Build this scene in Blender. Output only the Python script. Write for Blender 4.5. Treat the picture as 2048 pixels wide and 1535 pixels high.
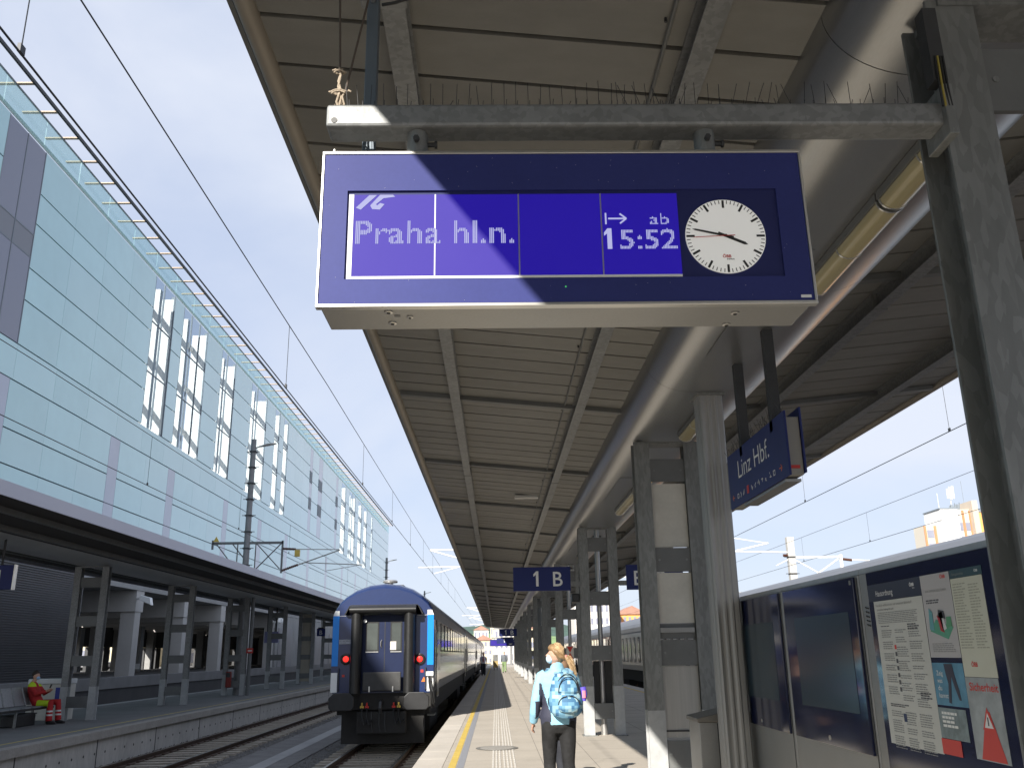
import bpy, bmesh, math, random
from mathutils import Vector, Matrix, noise
random.seed(7)
R = math.radians
for o in list(bpy.data.objects): bpy.data.objects.remove(o)
SC = bpy.context.scene
COL = SC.collection

# ------------------------------------------------------------------ camera
cam = bpy.data.cameras.new('camera'); cam.lens = 36*1780/2048; cam.sensor_width = 36
cam.clip_start = .05; cam.clip_end = 9000
camo = bpy.data.objects.new('camera', cam); COL.objects.link(camo)
camo.matrix_world = Matrix(((.99972955, .00999763, -.02099723, 0), (-.01720478, -.28952424, -.95701605, 0),
                            (-.0156471, .95711847, -.28927393, 1.62), (0, 0, 0, 1)))
SC.camera = camo
# ------------------------------------------------------------------ sky and sun
SUN = Vector((1, 2.09, -1.30)).normalized()          # the way the light travels
ELEV = math.asin(-SUN.z); AZ = math.atan2(-SUN.x, -SUN.y)
W = bpy.data.worlds.new('World'); SC.world = W; W.use_nodes = True
nt = W.node_tree; N = nt.nodes; LK = nt.links
for n in list(N): N.remove(n)
sky = N.new('ShaderNodeTexSky'); sky.sky_type = 'NISHITA'; sky.sun_disc = False
sky.sun_elevation = ELEV; sky.sun_rotation = AZ; sky.air_density = 1.0; sky.dust_density = .6; sky.ozone_density = 1.3
tc = N.new('ShaderNodeTexCoord'); mp = N.new('ShaderNodeMapping'); mp.inputs['Scale'].default_value = (1.0, 1.0, 2.0)
mp.inputs['Rotation'].default_value = (0.1, .25, .6)
cn = N.new('ShaderNodeTexNoise'); cn.inputs['Scale'].default_value = 1.7; cn.inputs['Detail'].default_value = 7; cn.inputs['Roughness'].default_value = .5
cn.inputs['Distortion'].default_value = .4
cr = N.new('ShaderNodeValToRGB'); cr.color_ramp.elements[0].position = .36; cr.color_ramp.elements[1].position = .68
cr.color_ramp.elements[0].color = (.0, .0, .0, 1); cr.color_ramp.elements[1].color = (.85, .85, .85, 1)
mx = N.new('ShaderNodeMixRGB'); mx.inputs['Color2'].default_value = (5.3, 5.6, 6.3, 1)
mv = N.new('ShaderNodeMixRGB'); mv.inputs['Fac'].default_value = .74; mv.inputs['Color2'].default_value = (3.55, 4.2, 5.75, 1)   # thin even haze veil
bg = N.new('ShaderNodeBackground'); bg.inputs['Strength'].default_value = .088
wo = N.new('ShaderNodeOutputWorld')
LK.new(tc.outputs['Generated'], mp.inputs['Vector']); LK.new(mp.outputs[0], cn.inputs['Vector']); LK.new(cn.outputs['Fac'], cr.inputs['Fac'])
LK.new(cr.outputs['Color'], mx.inputs['Fac']); LK.new(sky.outputs[0], mv.inputs['Color1']); LK.new(mv.outputs[0], mx.inputs['Color1']); LK.new(mx.outputs[0], bg.inputs['Color']); LK.new(bg.outputs[0], wo.inputs[0])
sl = bpy.data.lights.new('sun', 'SUN'); sl.energy = 4.9; sl.angle = R(.53); sl.color = (1, .945, .86)
so = bpy.data.objects.new('sun', sl); COL.objects.link(so); so.rotation_euler = SUN.to_track_quat('-Z', 'Y').to_euler()
SC.view_settings.view_transform = 'Standard'; SC.view_settings.look = 'None'; SC.view_settings.exposure = .86; SC.view_settings.gamma = 1
SC.view_settings.use_curve_mapping = False
try:
    SC.cycles.max_bounces = 6; SC.cycles.diffuse_bounces = 3; SC.cycles.glossy_bounces = 3; SC.cycles.transparent_max_bounces = 8
except Exception: pass

# ------------------------------------------------------------------ materials
MATS = {}
def mat(name, col, rough=.6, metal=0., nscale=0, namt=.0, bump=0., bscale=40, spec=.5, coat=0., emit=None, estr=0., vor=0., stretch=(1, 1, 1), nscale2=0, namt2=0., trans=0., rnd=0.):
    if name in MATS: return MATS[name]
    m = bpy.data.materials.new(name); m.use_nodes = True; t = m.node_tree; b = t.nodes['Principled BSDF']
    b.inputs['Roughness'].default_value = rough; b.inputs['Metallic'].default_value = metal
    b.inputs['Specular IOR Level'].default_value = spec; b.inputs['Coat Weight'].default_value = coat; b.inputs['Coat Roughness'].default_value = .08
    b.inputs['Transmission Weight'].default_value = trans
    c4 = (*col, 1)
    b.inputs['Base Color'].default_value = c4
    geo = t.nodes.new('ShaderNodeNewGeometry'); mpg = t.nodes.new('ShaderNodeMapping'); mpg.inputs['Scale'].default_value = stretch
    t.links.new(geo.outputs['Position'], mpg.inputs['Vector'])
    last = None
    def layer(fac_socket, amt, prev):
        lo = t.nodes.new('ShaderNodeMapRange'); lo.inputs['From Min'].default_value = .25; lo.inputs['From Max'].default_value = .75
        lo.inputs['To Min'].default_value = 1-amt; lo.inputs['To Max'].default_value = 1+amt
        t.links.new(fac_socket, lo.inputs['Value'])
        v = t.nodes.new('ShaderNodeVectorMath'); v.operation = 'SCALE'
        if prev is None: v.inputs[0].default_value = col
        else: t.links.new(prev, v.inputs[0])
        t.links.new(lo.outputs[0], v.inputs['Scale']); return v.outputs[0]
    for s, a in ((nscale, namt), (nscale2, namt2)):
        if s:
            n = t.nodes.new('ShaderNodeTexNoise'); n.inputs['Scale'].default_value = s; n.inputs['Detail'].default_value = 6; n.inputs['Roughness'].default_value = .6
            t.links.new(mpg.outputs[0], n.inputs['Vector']); last = layer(n.outputs['Fac'], a, last)
    if vor:
        v = t.nodes.new('ShaderNodeTexVoronoi'); v.inputs['Scale'].default_value = vor
        t.links.new(mpg.outputs[0], v.inputs['Vector'])
        sx = t.nodes.new('ShaderNodeSeparateColor'); t.links.new(v.outputs['Color'], sx.inputs[0]); last = layer(sx.outputs[0], .10, last)
    if rnd:
        oi = t.nodes.new('ShaderNodeObjectInfo'); ad = t.nodes.new('ShaderNodeMapRange'); ad.inputs['To Min'].default_value = .25; ad.inputs['To Max'].default_value = .75
        t.links.new(oi.outputs['Random'], ad.inputs['Value']); last = layer(ad.outputs[0], rnd, last)
    if last is not None: t.links.new(last, b.inputs['Base Color'])
    if bump:
        n = t.nodes.new('ShaderNodeTexNoise'); n.inputs['Scale'].default_value = bscale; n.inputs['Detail'].default_value = 5
        t.links.new(mpg.outputs[0], n.inputs['Vector'])
        bp = t.nodes.new('ShaderNodeBump'); bp.inputs['Strength'].default_value = bump; bp.inputs['Distance'].default_value = .02
        t.links.new(n.outputs['Fac'], bp.inputs['Height']); t.links.new(bp.outputs[0], b.inputs['Normal'])
    if emit: b.inputs['Emission Color'].default_value = (*emit, 1); b.inputs['Emission Strength'].default_value = estr
    MATS[name] = m; return m
def glassmat(name, tint, tfac, rough=.03, base=(.02, .025, .03), gloss_col=(.9, .95, 1)):
    """thin pane: partly see-through, the rest a glossy surface (the same for every ray)"""
    m = bpy.data.materials.new(name); m.use_nodes = True; t = m.node_tree; b = t.nodes['Principled BSDF']
    b.inputs['Base Color'].default_value = (*base, 1); b.inputs['Roughness'].default_value = rough; b.inputs['Specular IOR Level'].default_value = .6
    tr = t.nodes.new('ShaderNodeBsdfTransparent'); tr.inputs[0].default_value = (*tint, 1)
    mi = t.nodes.new('ShaderNodeMixShader'); mi.inputs[0].default_value = tfac
    t.links.new(b.outputs[0], mi.inputs[1]); t.links.new(tr.outputs[0], mi.inputs[2]); t.links.new(mi.outputs[0], t.nodes['Material Output'].inputs[0])
    MATS[name] = m; return m

M = dict(
 galv=mat('galvanised_steel', (.222, .229, .222), .5, .35, 2.2, .18, .04, 60, vor=42, stretch=(1, 1, .3), nscale2=11, namt2=.10),
 galv_l=mat('galvanised_steel_light', (.235, .242, .242), .5, .35, 2.0, .16, .04, 60, vor=42, nscale2=9, namt2=.08),
 painted=mat('grey_painted_steel', (.155, .16, .158), .5, .1, 4, .12, .04, 40),
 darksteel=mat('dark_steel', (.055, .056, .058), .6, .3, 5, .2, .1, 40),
 soffit=mat('soffit_sheet', (.215, .210, .192), .6, 0, .55, .16, .10, 130, stretch=(.5, 1, 1), nscale2=7, namt2=.09, rnd=.06),
 soffit2=mat('soffit_sheet_far', (.215, .210, .192), .6, 0, 1.3, .14, .1, 130),
 gap=mat('soffit_joint', (.085, .08, .072), .8),
 girder=mat('aluminium_casing', (.40, .405, .405), .30, .8, 1.3, .05, .02, 8, stretch=(1, .15, 1), nscale2=160, namt2=.05),
 alu=mat('brushed_aluminium', (.55, .54, .52), .38, .8, 3, .08, .02, 30, stretch=(1, 1, .1)),
 stainless=mat('stainless_sheet', (.345, .345, .335), .42, .6, 2, .08, .02, 60, nscale2=90, namt2=.06),
 whitepanel=mat('off_white_panel', (.60, .58, .52), .5, 0, 3, .1, 0, 1, nscale2=22, namt2=.05),
 plat=mat('platform_slab', (.43, .385, .325), .85, 0, .8, .10, .10, 90, nscale2=40, namt2=.10),
 edge=mat('platform_edge_stone', (.50, .455, .395), .85, 0, 1.2, .10, .1, 80, nscale2=30, namt2=.08, rnd=.07),
 rib=mat('tactile_rib', (.56, .53, .48), .8, 0, 6, .12),
 yellow=mat('yellow_line_paint', (.60, .43, .09), .7, 0, 9, .16, .05, 80, nscale2=2, namt2=.1),
 greyline=mat('grey_line_paint', (.26, .265, .285), .7, 0, 9, .1),
 asphalt=mat('left_platform_asphalt', (.17, .168, .165), .9, 0, .7, .16, .2, 120, nscale2=60, namt2=.2),
 wallc=mat('stained_concrete', (.44, .42, .385), .9, 0, .9, .14, .15, 50, stretch=(1, 1, .35), nscale2=9, namt2=.16),
 wallc2=mat('grey_concrete', (.30, .30, .295), .9, 0, .5, .16, .1, 40, nscale2=7, namt2=.1),
 pillar=mat('pale_concrete', (.46, .45, .43), .85, 0, .6, .1, .06, 40),
 ballast=mat('ballast', (.105, .10, .095), .95, 0, 1.2, .25, .8, 26, nscale2=30, namt2=.45),
 stone=mat('ballast_stone', (.15, .142, .132), .95, 0, 4, .4),
 sand=mat('trodden_gravel', (.155, .15, .145), .95, 0, 2, .25, .3, 60, nscale2=40, namt2=.25),
 sleeper=mat('concrete_sleeper', (.33, .29, .235), .9, 0, 5, .2, rnd=.12),
 rail=mat('rusty_rail', (.085, .055, .04), .6, .4, 8, .25),
 railtop=mat('rail_head', (.30, .28, .26), .3, .9, 8, .1),
 blue=mat('sign_blue', (.018, .028, .135), .45, 0, 2, .08, spec=.3),
 navy=mat('board_blue', (.036, .044, .175), .5, 0, 2.5, .08, spec=.15, nscale2=55, namt2=.05),
 white=mat('white_lettering', (.78, .78, .76), .5),
 silver=mat('silver_trim', (.62, .61, .58), .3, .85, 5, .06),
 black=mat('black_plastic', (.02, .02, .02), .45, 0, 8, .2),
 rubber=mat('black_rubber', (.014, .014, .014), .38, 0, 8, .25, .05, 20),
 red=mat('red_paint', (.55, .03, .02), .45),
 orange=mat('orange_mark', (.75, .17, .02), .5),
 brown=mat('timber_slat', (.46, .36, .27), .7, 0, 5, .15),
 aqua=mat('aqua_glass_panel', (.47, .735, .755), .16, 0, .12, .07, 0, 1, coat=.6, nscale2=.9, namt2=.03, rnd=.045),
 aqua2=mat('aqua_glass_panel_pale', (.50, .755, .775), .16, 0, .12, .07, 0, 1, coat=.6, rnd=.045),
 lilac=mat('lilac_glass_strip', (.43, .46, .56), .2, 0, .3, .1, 0, 1, coat=.5),
 mull=mat('facade_joint', (.20, .23, .26), .6),
 facwhite=mat('white_structure', (.80, .79, .76), .6, 0, .4, .04),
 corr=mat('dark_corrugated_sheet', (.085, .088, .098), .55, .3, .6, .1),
 wire=mat('overhead_wire', (.03, .032, .036), .5, .5),
 catsteel=mat('catenary_steel', (.42, .41, .38), .5, .5, 3, .1),
 insul=mat('brown_insulator', (.10, .045, .03), .3),
 skin=mat('skin', (.62, .36, .26), .55, 0, 20, .04),
 cblue=mat('coach_dark_blue', (.010, .024, .092), .30, 0, 1.2, .12, coat=.3, nscale2=14, namt2=.08),
 clight=mat('coach_sky_blue', (.0, .22, .72), .35, 0, 3, .04),
 cwhite=mat('coach_white', (.74, .75, .74), .4, 0, 6, .05),
 croof=mat('coach_roof_grey', (.13, .135, .145), .38, .3, 1.5, .12),
 cgrey=mat('coach_side_grey', (.16, .165, .175), .16, .2, 1.0, .10, coat=.7),
 cred=mat('coach_red', (.26, .025, .02), .3, 0, 2, .1, coat=.4),
 under=mat('underframe_grime', (.022, .021, .020), .8, 0, 5, .3, .2, 20),
 hill=mat('wooded_hill', (.055, .10, .075), 1, 0, .012, .5, 0, 1, nscale2=.05, namt2=.3),
 meadow=mat('far_meadow', (.20, .30, .12), 1, 0, .01, .3),
)
M['clear'] = glassmat('clear_window', (.86, .92, .96), .80)
M['parapet'] = glassmat('parapet_glass', (.86, .97, .97), .74, .05, (.42, .56, .58))
M['dglass'] = glassmat('tinted_window', (.5, .5, .55), .10, .06, (.27, .28, .35))
M['cglass'] = mat('coach_window_glass', (.012, .014, .016), .06, 0, spec=.8, coat=.6)
M['lcd'] = mat('lcd_blue', (.040, .030, .135), .5, 0, 3, .05, spec=.1, emit=(.004, .0, .150), estr=1)
M['lcdtext'] = mat('lcd_text', (.035, .035, .05), .7, spec=.05, emit=(.50, .51, .84), estr=.50)
M['lamp_red'] = mat('tail_lamp_red', (.8, .02, .02), .25, emit=(1, .03, .02), estr=.9)
M['lampcover'] = mat('strip_light_cover', (.44, .38, .21), .3, 0, 3, .1, coat=.3, stretch=(1, .2, 1))

# ------------------------------------------------------------------ mesh helpers
WL = {}                                                  # world position of each parent by name
class MB:
    def __init__(s): s.v = []; s.f = []
    def add(s, vs, fs):
        n = len(s.v); s.v += [tuple(v) for v in vs]; s.f += [tuple(i+n for i in f) for f in fs]; return s
    def box(s, x0, x1, y0, y1, z0, z1):
        return s.add([(x0, y0, z0), (x1, y0, z0), (x1, y1, z0), (x0, y1, z0), (x0, y0, z1), (x1, y0, z1), (x1, y1, z1), (x0, y1, z1)],
                     [(0, 3, 2, 1), (4, 5, 6, 7), (0, 1, 5, 4), (1, 2, 6, 5), (2, 3, 7, 6), (3, 0, 4, 7)])
    def bar(s, p, q, w, h, up=(0, 0, 1)):
        p = Vector(p); q = Vector(q); d = (q-p).normalized(); u = Vector(up)
        if abs(d.dot(u)) > .98: u = Vector((0, 1, 0))
        r = d.cross(u).normalized()*w/2; u = r.cross(d).normalized()*h/2
        vs = [a+b for a in (p, q) for b in (-r-u, r-u, r+u, -r+u)]
        return s.add(vs, [(0, 3, 2, 1), (4, 5, 6, 7), (0, 1, 5, 4), (1, 2, 6, 5), (2, 3, 7, 6), (3, 0, 4, 7)])
    def ptube(s, pts, rad, n=8, ref=None, caps=True):
        pts = [Vector(p) for p in pts]
        if not isinstance(rad, (list, tuple)): rad = [rad]*len(pts)
        b = len(s.v); u = None
        for i, p in enumerate(pts):
            d = (pts[min(i+1, len(pts)-1)]-pts[max(i-1, 0)])
            d = d.normalized() if d.length > 1e-9 else Vector((0, 0, 1))
            if ref is not None: a = Vector(ref)
            elif u is not None: a = u
            else: a = Vector((1, 0, 0)) if abs(d.x) < .8 else Vector((0, 1, 0))
            a = a-d*a.dot(d); a.normalize(); u = a; c = d.cross(a)
            ra, rb = rad[i] if isinstance(rad[i], (list, tuple)) else (rad[i], rad[i])
            for k in range(n):
                t = 2*math.pi*k/n; s.v.append(tuple(p+a*math.cos(t)*ra+c*math.sin(t)*rb))
        for i in range(len(pts)-1):
            for k in range(n):
                k2 = (k+1) % n; s.f.append((b+i*n+k, b+i*n+k2, b+(i+1)*n+k2, b+(i+1)*n+k))
        if caps:
            s.f.append(tuple(b+k for k in reversed(range(n)))); e = b+(len(pts)-1)*n; s.f.append(tuple(e+k for k in range(n)))
        return s
    def tube(s, p, q, r, n=8, r2=None): return s.ptube([p, q], [r, r if r2 is None else r2], n)
    def prism(s, poly, axis, a, b):
        def mk(u, v, w): return (w, u, v) if axis == 'x' else ((u, w, v) if axis == 'y' else (u, v, w))
        n = len(poly); vs = [mk(u, v, a) for u, v in poly]+[mk(u, v, b) for u, v in poly]
        return s.add(vs, [tuple(reversed(range(n))), tuple(range(n, 2*n))]+[(i, (i+1) % n, n+(i+1) % n, n+i) for i in range(n)])
    def quad(s, a, b, c, d): return s.add([a, b, c, d], [(0, 1, 2, 3)])
    def lathe(s, prof, c, axis='z', n=16):
        b = len(s.v); c = Vector(c)
        for r, h in prof:
            for k in range(n):
                t = 2*math.pi*k/n; x, y = r*math.cos(t), r*math.sin(t)
                s.v.append(tuple(c+Vector((x, y, h) if axis == 'z' else ((x, h, y) if axis == 'y' else (h, x, y)))))
        for i in range(len(prof)-1):
            for k in range(n):
                k2 = (k+1) % n; s.f.append((b+i*n+k, b+i*n+k2, b+(i+1)*n+k2, b+(i+1)*n+k))
        s.f.append(tuple(b+k for k in range(n))); e = b+(len(prof)-1)*n; s.f.append(tuple(e+k for k in range(n)))
        return s
    def disc(s, c, r, normal, n=24, th=.002, ry=None):
        c = Vector(c); nn = Vector(normal).normalized(); a = nn.orthogonal().normalized() if abs(nn.z) > .9 else Vector((0, 0, 1)).cross(nn).normalized(); b2 = nn.cross(a)
        return s.add([c+a*r*math.cos(2*math.pi*k/n)+b2*(ry or r)*math.sin(2*math.pi*k/n)+nn*w for w in (0, th) for k in range(n)],
                     [tuple(reversed(range(n))), tuple(range(n, 2*n))]+[(i, (i+1) % n, n+(i+1) % n, n+i) for i in range(n)])
    def ball(s, c, rx, ry=None, rz=None, n=12):
        ry = ry or rx; rz = rz or rx; c = Vector(c); b = len(s.v); h = n//2
        for i in range(1, h):
            t = math.pi*i/h
            for k in range(n): s.v.append((c.x+rx*math.sin(t)*math.cos(2*math.pi*k/n), c.y+ry*math.sin(t)*math.sin(2*math.pi*k/n), c.z+rz*math.cos(t)))
        top = len(s.v); s.v.append((c.x, c.y, c.z+rz)); s.v.append((c.x, c.y, c.z-rz))
        for i in range(h-2):
            for k in range(n):
                k2 = (k+1) % n; s.f.append((b+i*n+k, b+(i+1)*n+k, b+(i+1)*n+k2, b+i*n+k2))
        for k in range(n):
            k2 = (k+1) % n; s.f.append((top, b+k, b+k2)); e = b+(h-2)*n; s.f.append((top+1, e+k2, e+k))
        return s
    def build(s, name, m, parent=None, smooth=False, bevel=0, mats=None, mfun=None):
        off = WL.get(parent.name, Vector()) if parent else Vector()
        me = bpy.data.meshes.new(name); me.from_pydata([tuple(Vector(v)-off) for v in s.v], [], s.f)
        bm = bmesh.new(); bm.from_mesh(me); bmesh.ops.recalc_face_normals(bm, faces=bm.faces); bm.to_mesh(me); bm.free()
        return mkobj(name, me, m, parent, smooth, bevel)
def mkobj(name, me, m, parent=None, smooth=False, bevel=0):
    if not me.materials: me.materials.append(m if not isinstance(m, str) else M[m])
    if smooth:
        me.polygons.foreach_set('use_smooth', [True]*len(me.polygons))
        try: me.set_sharp_from_angle(angle=R(40))
        except Exception: pass
    o = bpy.data.objects.new(name, me); COL.objects.link(o)
    if parent: o.parent = parent; WL[o.name] = WL.get(parent.name, Vector())
    else: WL[o.name] = Vector()
    if bevel:
        b = o.modifiers.new('bevel', 'BEVEL'); b.width = bevel; b.segments = 2; b.limit_method = 'ANGLE'; b.angle_limit = R(40)
    return o
def tag(o, label=None, cat=None, group=None, kind=None):
    if label: o['label'] = label
    if cat: o['category'] = cat
    if group: o['group'] = group
    if kind: o['kind'] = kind
    return o
def thing(name, loc, label, cat, group=None):
    o = bpy.data.objects.new(name, None); COL.objects.link(o); o.location = loc; o.empty_display_size = .2
    WL[o.name] = Vector(loc); return tag(o, label, cat, group)
def struct(name, mb, m, **k): return tag(mb.build(name, m, **k), kind='structure')
def copy_tree(o, delta=(0, 0, 0), parent=None, label=None):
    c = o.copy(); COL.objects.link(c)
    if parent is None:
        c.location = Vector(o.location)+Vector(delta); WL[c.name] = WL.get(o.name, Vector())+Vector(delta)
        if label: c['label'] = label
    else: c.parent = parent; WL[c.name] = WL[parent.name]
    for ch in list(o.children): copy_tree(ch, parent=c)
    return c
def dup_part(o, delta):
    c = o.copy(); COL.objects.link(c); c.location = Vector(o.location)+Vector(delta); return c
def text(s, size, org, right, up, m, parent, name='lettering', bold=0., align='LEFT', depth=.0015, sx=1.):
    cu = bpy.data.curves.new('t', 'FONT'); cu.body = s; cu.size = 1; cu.align_x = align; cu.offset = bold; cu.resolution_u = 3
    o = bpy.data.objects.new('t', cu); COL.objects.link(o); dg = bpy.context.evaluated_depsgraph_get()
    me = bpy.data.meshes.new_from_object(o.evaluated_get(dg)); bpy.data.objects.remove(o); bpy.data.curves.remove(cu)
    right = Vector(right).normalized(); up = Vector(up).normalized(); nn = right.cross(up); off = WL.get(parent.name, Vector()) if parent else Vector()
    org = Vector(org)
    for v in me.vertices:
        v.co = org+right*v.co.x*size*sx+up*v.co.y*size+nn*depth-off
    me.materials.clear(); return mkobj(name, me, m, parent)
ORD = ['first', 'second', 'third', 'fourth', 'fifth', 'sixth', 'seventh', 'eighth', 'ninth', 'tenth', 'eleventh', 'twelfth', 'thirteenth', 'fourteenth']
# ================================================================== GROUND, PLATFORMS, TRACKS
g = MB().quad((-4000, -600, -1.6), (4000, -600, -1.6), (4000, 6000, -1.6), (-4000, 6000, -1.6)); struct('ground', g, 'sand')
struct('ballast_bed', MB().box(-20.2, -1.42, -40, 260, -1.5, -.93), 'ballast')
tag(MB().box(6.72, 26, -40, 260, -1.5, -.93).build('ballast_bed', 'ballast'), kind='structure')
struct('gravel_path', MB().box(-6.75, -5.0, -20, 200, -.95, -.905), 'sand')
struct('pale_path_stripe', MB().box(-5.95, -5.55, -20, 200, -.93, -.898), 'wallc2')  # paler stripe along the gravel path

def track(cx, y0, y1, nsl, label):
    t = tag(thing('railway_track', (cx, y0, -.93), None, None), kind='structure')
    sm = None
    for k in range(nsl):
        if sm is None:
            sm = MB().prism([(-1.3, -.96), (1.3, -.96), (1.27, -.868), (.5, -.885), (-.5, -.885), (-1.27, -.868)], 'y', -.13, .13)
            sm.v = [(a+cx, b+y0, c) for a, b, c in sm.v]; s0 = sm.build('sleeper', 'sleeper', t)
        else:
            dup_part(s0, (random.uniform(-.02, .02), k*.6+random.uniform(-.015, .015), random.uniform(-.006, .004)))
    rest = MB()
    for k in range(nsl, int((y1-y0)/.6)): rest.box(cx-1.3, cx+1.3, y0+k*.6-.13, y0+k*.6+.13, -.96, -.875)
    if rest.v: tag(rest.build('far_sleepers', 'sleeper', t), kind='stuff')
    for sx in (-1, 1):
        x = cx+sx*.7525
        prof = [(x-.07, -.885), (x+.07, -.885), (x+.07, -.87), (x+.012, -.855), (x+.012, -.80), (x+.036, -.79), (x+.036, -.757), (x-.036, -.757), (x-.036, -.79), (x-.012, -.80), (x-.012, -.855), (x-.07, -.87)]
        r = MB().prism(prof, 'y', y0-20, y1).build('rail', 'rail', t)
        MB().box(x-.031, x+.031, y0-20, y1, -.756, -.75).build('rail_head', 'railtop', r)
        cl = MB()
        for k in range(min(nsl, 60)):
            for d in (-1, 1): cl.box(x+d*.1-.035, x+d*.1+.035, y0+k*.6-.05, y0+k*.6+.05, -.875, -.84)
        tag(cl.build('rail_clips', 'rail', r), kind='stuff')
    return t
track(-8.43, 18.5, 200, 90, '')
track(-3.1, 18.5, 200, 20, '')
track(8.45, 18.5, 200, 12, '')
st = MB()                                                  # loose ballast stones over the beds
octa = [(1, 0, 0), (0, 1, 0), (-1, 0, 0), (0, -1, 0), (0, 0, 1), (0, 0, -1)]; of = [(0, 1, 4), (1, 2, 4), (2, 3, 4), (3, 0, 4), (1, 0, 5), (2, 1, 5), (3, 2, 5), (0, 3, 5)]
for i in range(15000):
    y = 18.5+40*random.random()**1.7
    x = random.choice([random.uniform(-10.15, -6.6), random.uniform(-10.15, -6.6), random.uniform(-5.1, -1.45)])
    if abs(x+9.18) < .09 or abs(x+7.68) < .09 or abs(x+3.85) < .09 or abs(x+2.35) < .09: continue
    r = random.uniform(.018, .045); a = random.random()*6.28
    st.add([(x+r*(u*math.cos(a)-v*math.sin(a))*random.uniform(.7, 1.3), y+r*(u*math.sin(a)+v*math.cos(a))*random.uniform(.7, 1.3), -.922+r*w*random.uniform(.6, 1)) for u, v, w in octa], of)
tag(st.build('ballast_stones', 'stone'), 'loose grey ballast stones lying between the sleepers', 'stones', kind='stuff')

# near platform
PL = tag(MB().box(-.82, 6.2, -30, 150, -1.5, 0).build('near_platform', 'plat'), kind='structure')
e = MB().box(-1.28, -.826, 12.006, 13.194, -.16, -.001); es = e.build('edge_stone', 'edge', PL, bevel=.008)
for k in range(1, 60): dup_part(es, (0, 1.2*k, 0))
MB().box(-1.28, -.826, -30, 12.0, -.16, -.001).build('edge_course', 'edge', PL); MB().box(-1.28, -.826, 84.01, 150, -.16, -.001).build('edge_course', 'edge', PL)
MB().box(-1.21, -.83, -30, 150, -1.5, -.17).build('platform_wall', 'wallc', PL)
MB().box(6.204, 6.7, -30, 150, -1.5, -.001).build('edge_course', 'edge', PL)
jm = mat('slab_joint', (.21, .19, .165), .9)
jt = MB()
for k in range(-4, 75): jt.box(-.8, 6.0, k*1.5+.2, k*1.5+.212, 0, .0012)
for x in (.70, 1.5, 3.1, 4.1): jt.box(x, x+.010, -6, 110, 0, .0016)
tag(jt.build('slab_joints', jm, PL), kind='stuff')
yl = MB().box(-.735, -.625, -10, 140, .0, .004).build('yellow_safety_line', 'yellow', PL)
MB().box(-.612, -.50, -10, 140, 0, .0032).build('grey_safety_line', 'greyline', PL)
MB().box(6.0, 6.12, -10, 140, 0, .004).build('yellow_safety_line', 'yellow', PL)
rb = MB()
for i, x in enumerate((-.075, -.022, .031, .10, .153, .206, .259)):
    y = 9.0
    while y < 60: rb.box(x, x+.026, y, y+.27, 0, .006); y += .3
for x in (-.075, -.022, .031, .10, .153, .206, .259): rb.box(x, x+.026, 60, 110, 0, .006)
tag(rb.build('tactile_ribs', 'rib', PL), kind='stuff')
mh = MB().disc((.0, 17.1, .0062), .38, (0, 0, 1), 28, .004).build('manhole_cover', mat('manhole_iron', (.23, .22, .20), .7, .4, 30, .2, .3, 120), PL)
MB().disc((.0, 17.1, .0102), .30, (0, 0, 1), 28, .003).build('cover_plate', mat('manhole_fill', (.31, .29, .26), .8, 0, 20, .2), mh)
MB().disc((1.35, 14.05, 0), .09, (0, 0, 1), 20, .006).build('floor_stud', 'darksteel', PL)

# left platform (an island across the two tracks)
LP = tag(MB().box(-15.6, -10.1, -30, 200, -1.5, -.08).build('left_platform', 'asphalt'), kind='structure')
MB().box(-10.16, -9.86, -30, 200, -.26, -.076).build('edge_coping', mat('coping_concrete', (.30, .28, .25), .9, 0, 2, .15, .1, 60, nscale2=25, namt2=.15), LP)
wp = MB().box(-10.12, -9.95, 16, 19.98, -1.0, -.265); w0 = wp.build('wall_panel', 'wallc', LP, bevel=.01)
for k in range(1, 22): dup_part(w0, (0, 4*k, 0))
ho = MB()
for k in range(76):
    y = 18.3+.62*k
    ho.ptube([(-9.955, y, -.6), (-9.945, y, -.6)], .032, 8)
for k in range(22): ho.box(-9.956, -9.947, 15.985+4*k, 16.015+4*k, -1.0, -.27)
tag(ho.build('weep_holes', 'black', LP), kind='stuff')
MB().box(-10.62, -10.54, -20, 200, -.08, -.076).build('yellow_safety_line', mat('worn_yellow_line', (.42, .35, .12), .8, 0, 5, .2), LP)
MB().box(-15.7, -15.3, -20, 200, -1.0, -.07).build('edge_coping', 'wallc2', LP)

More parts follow.
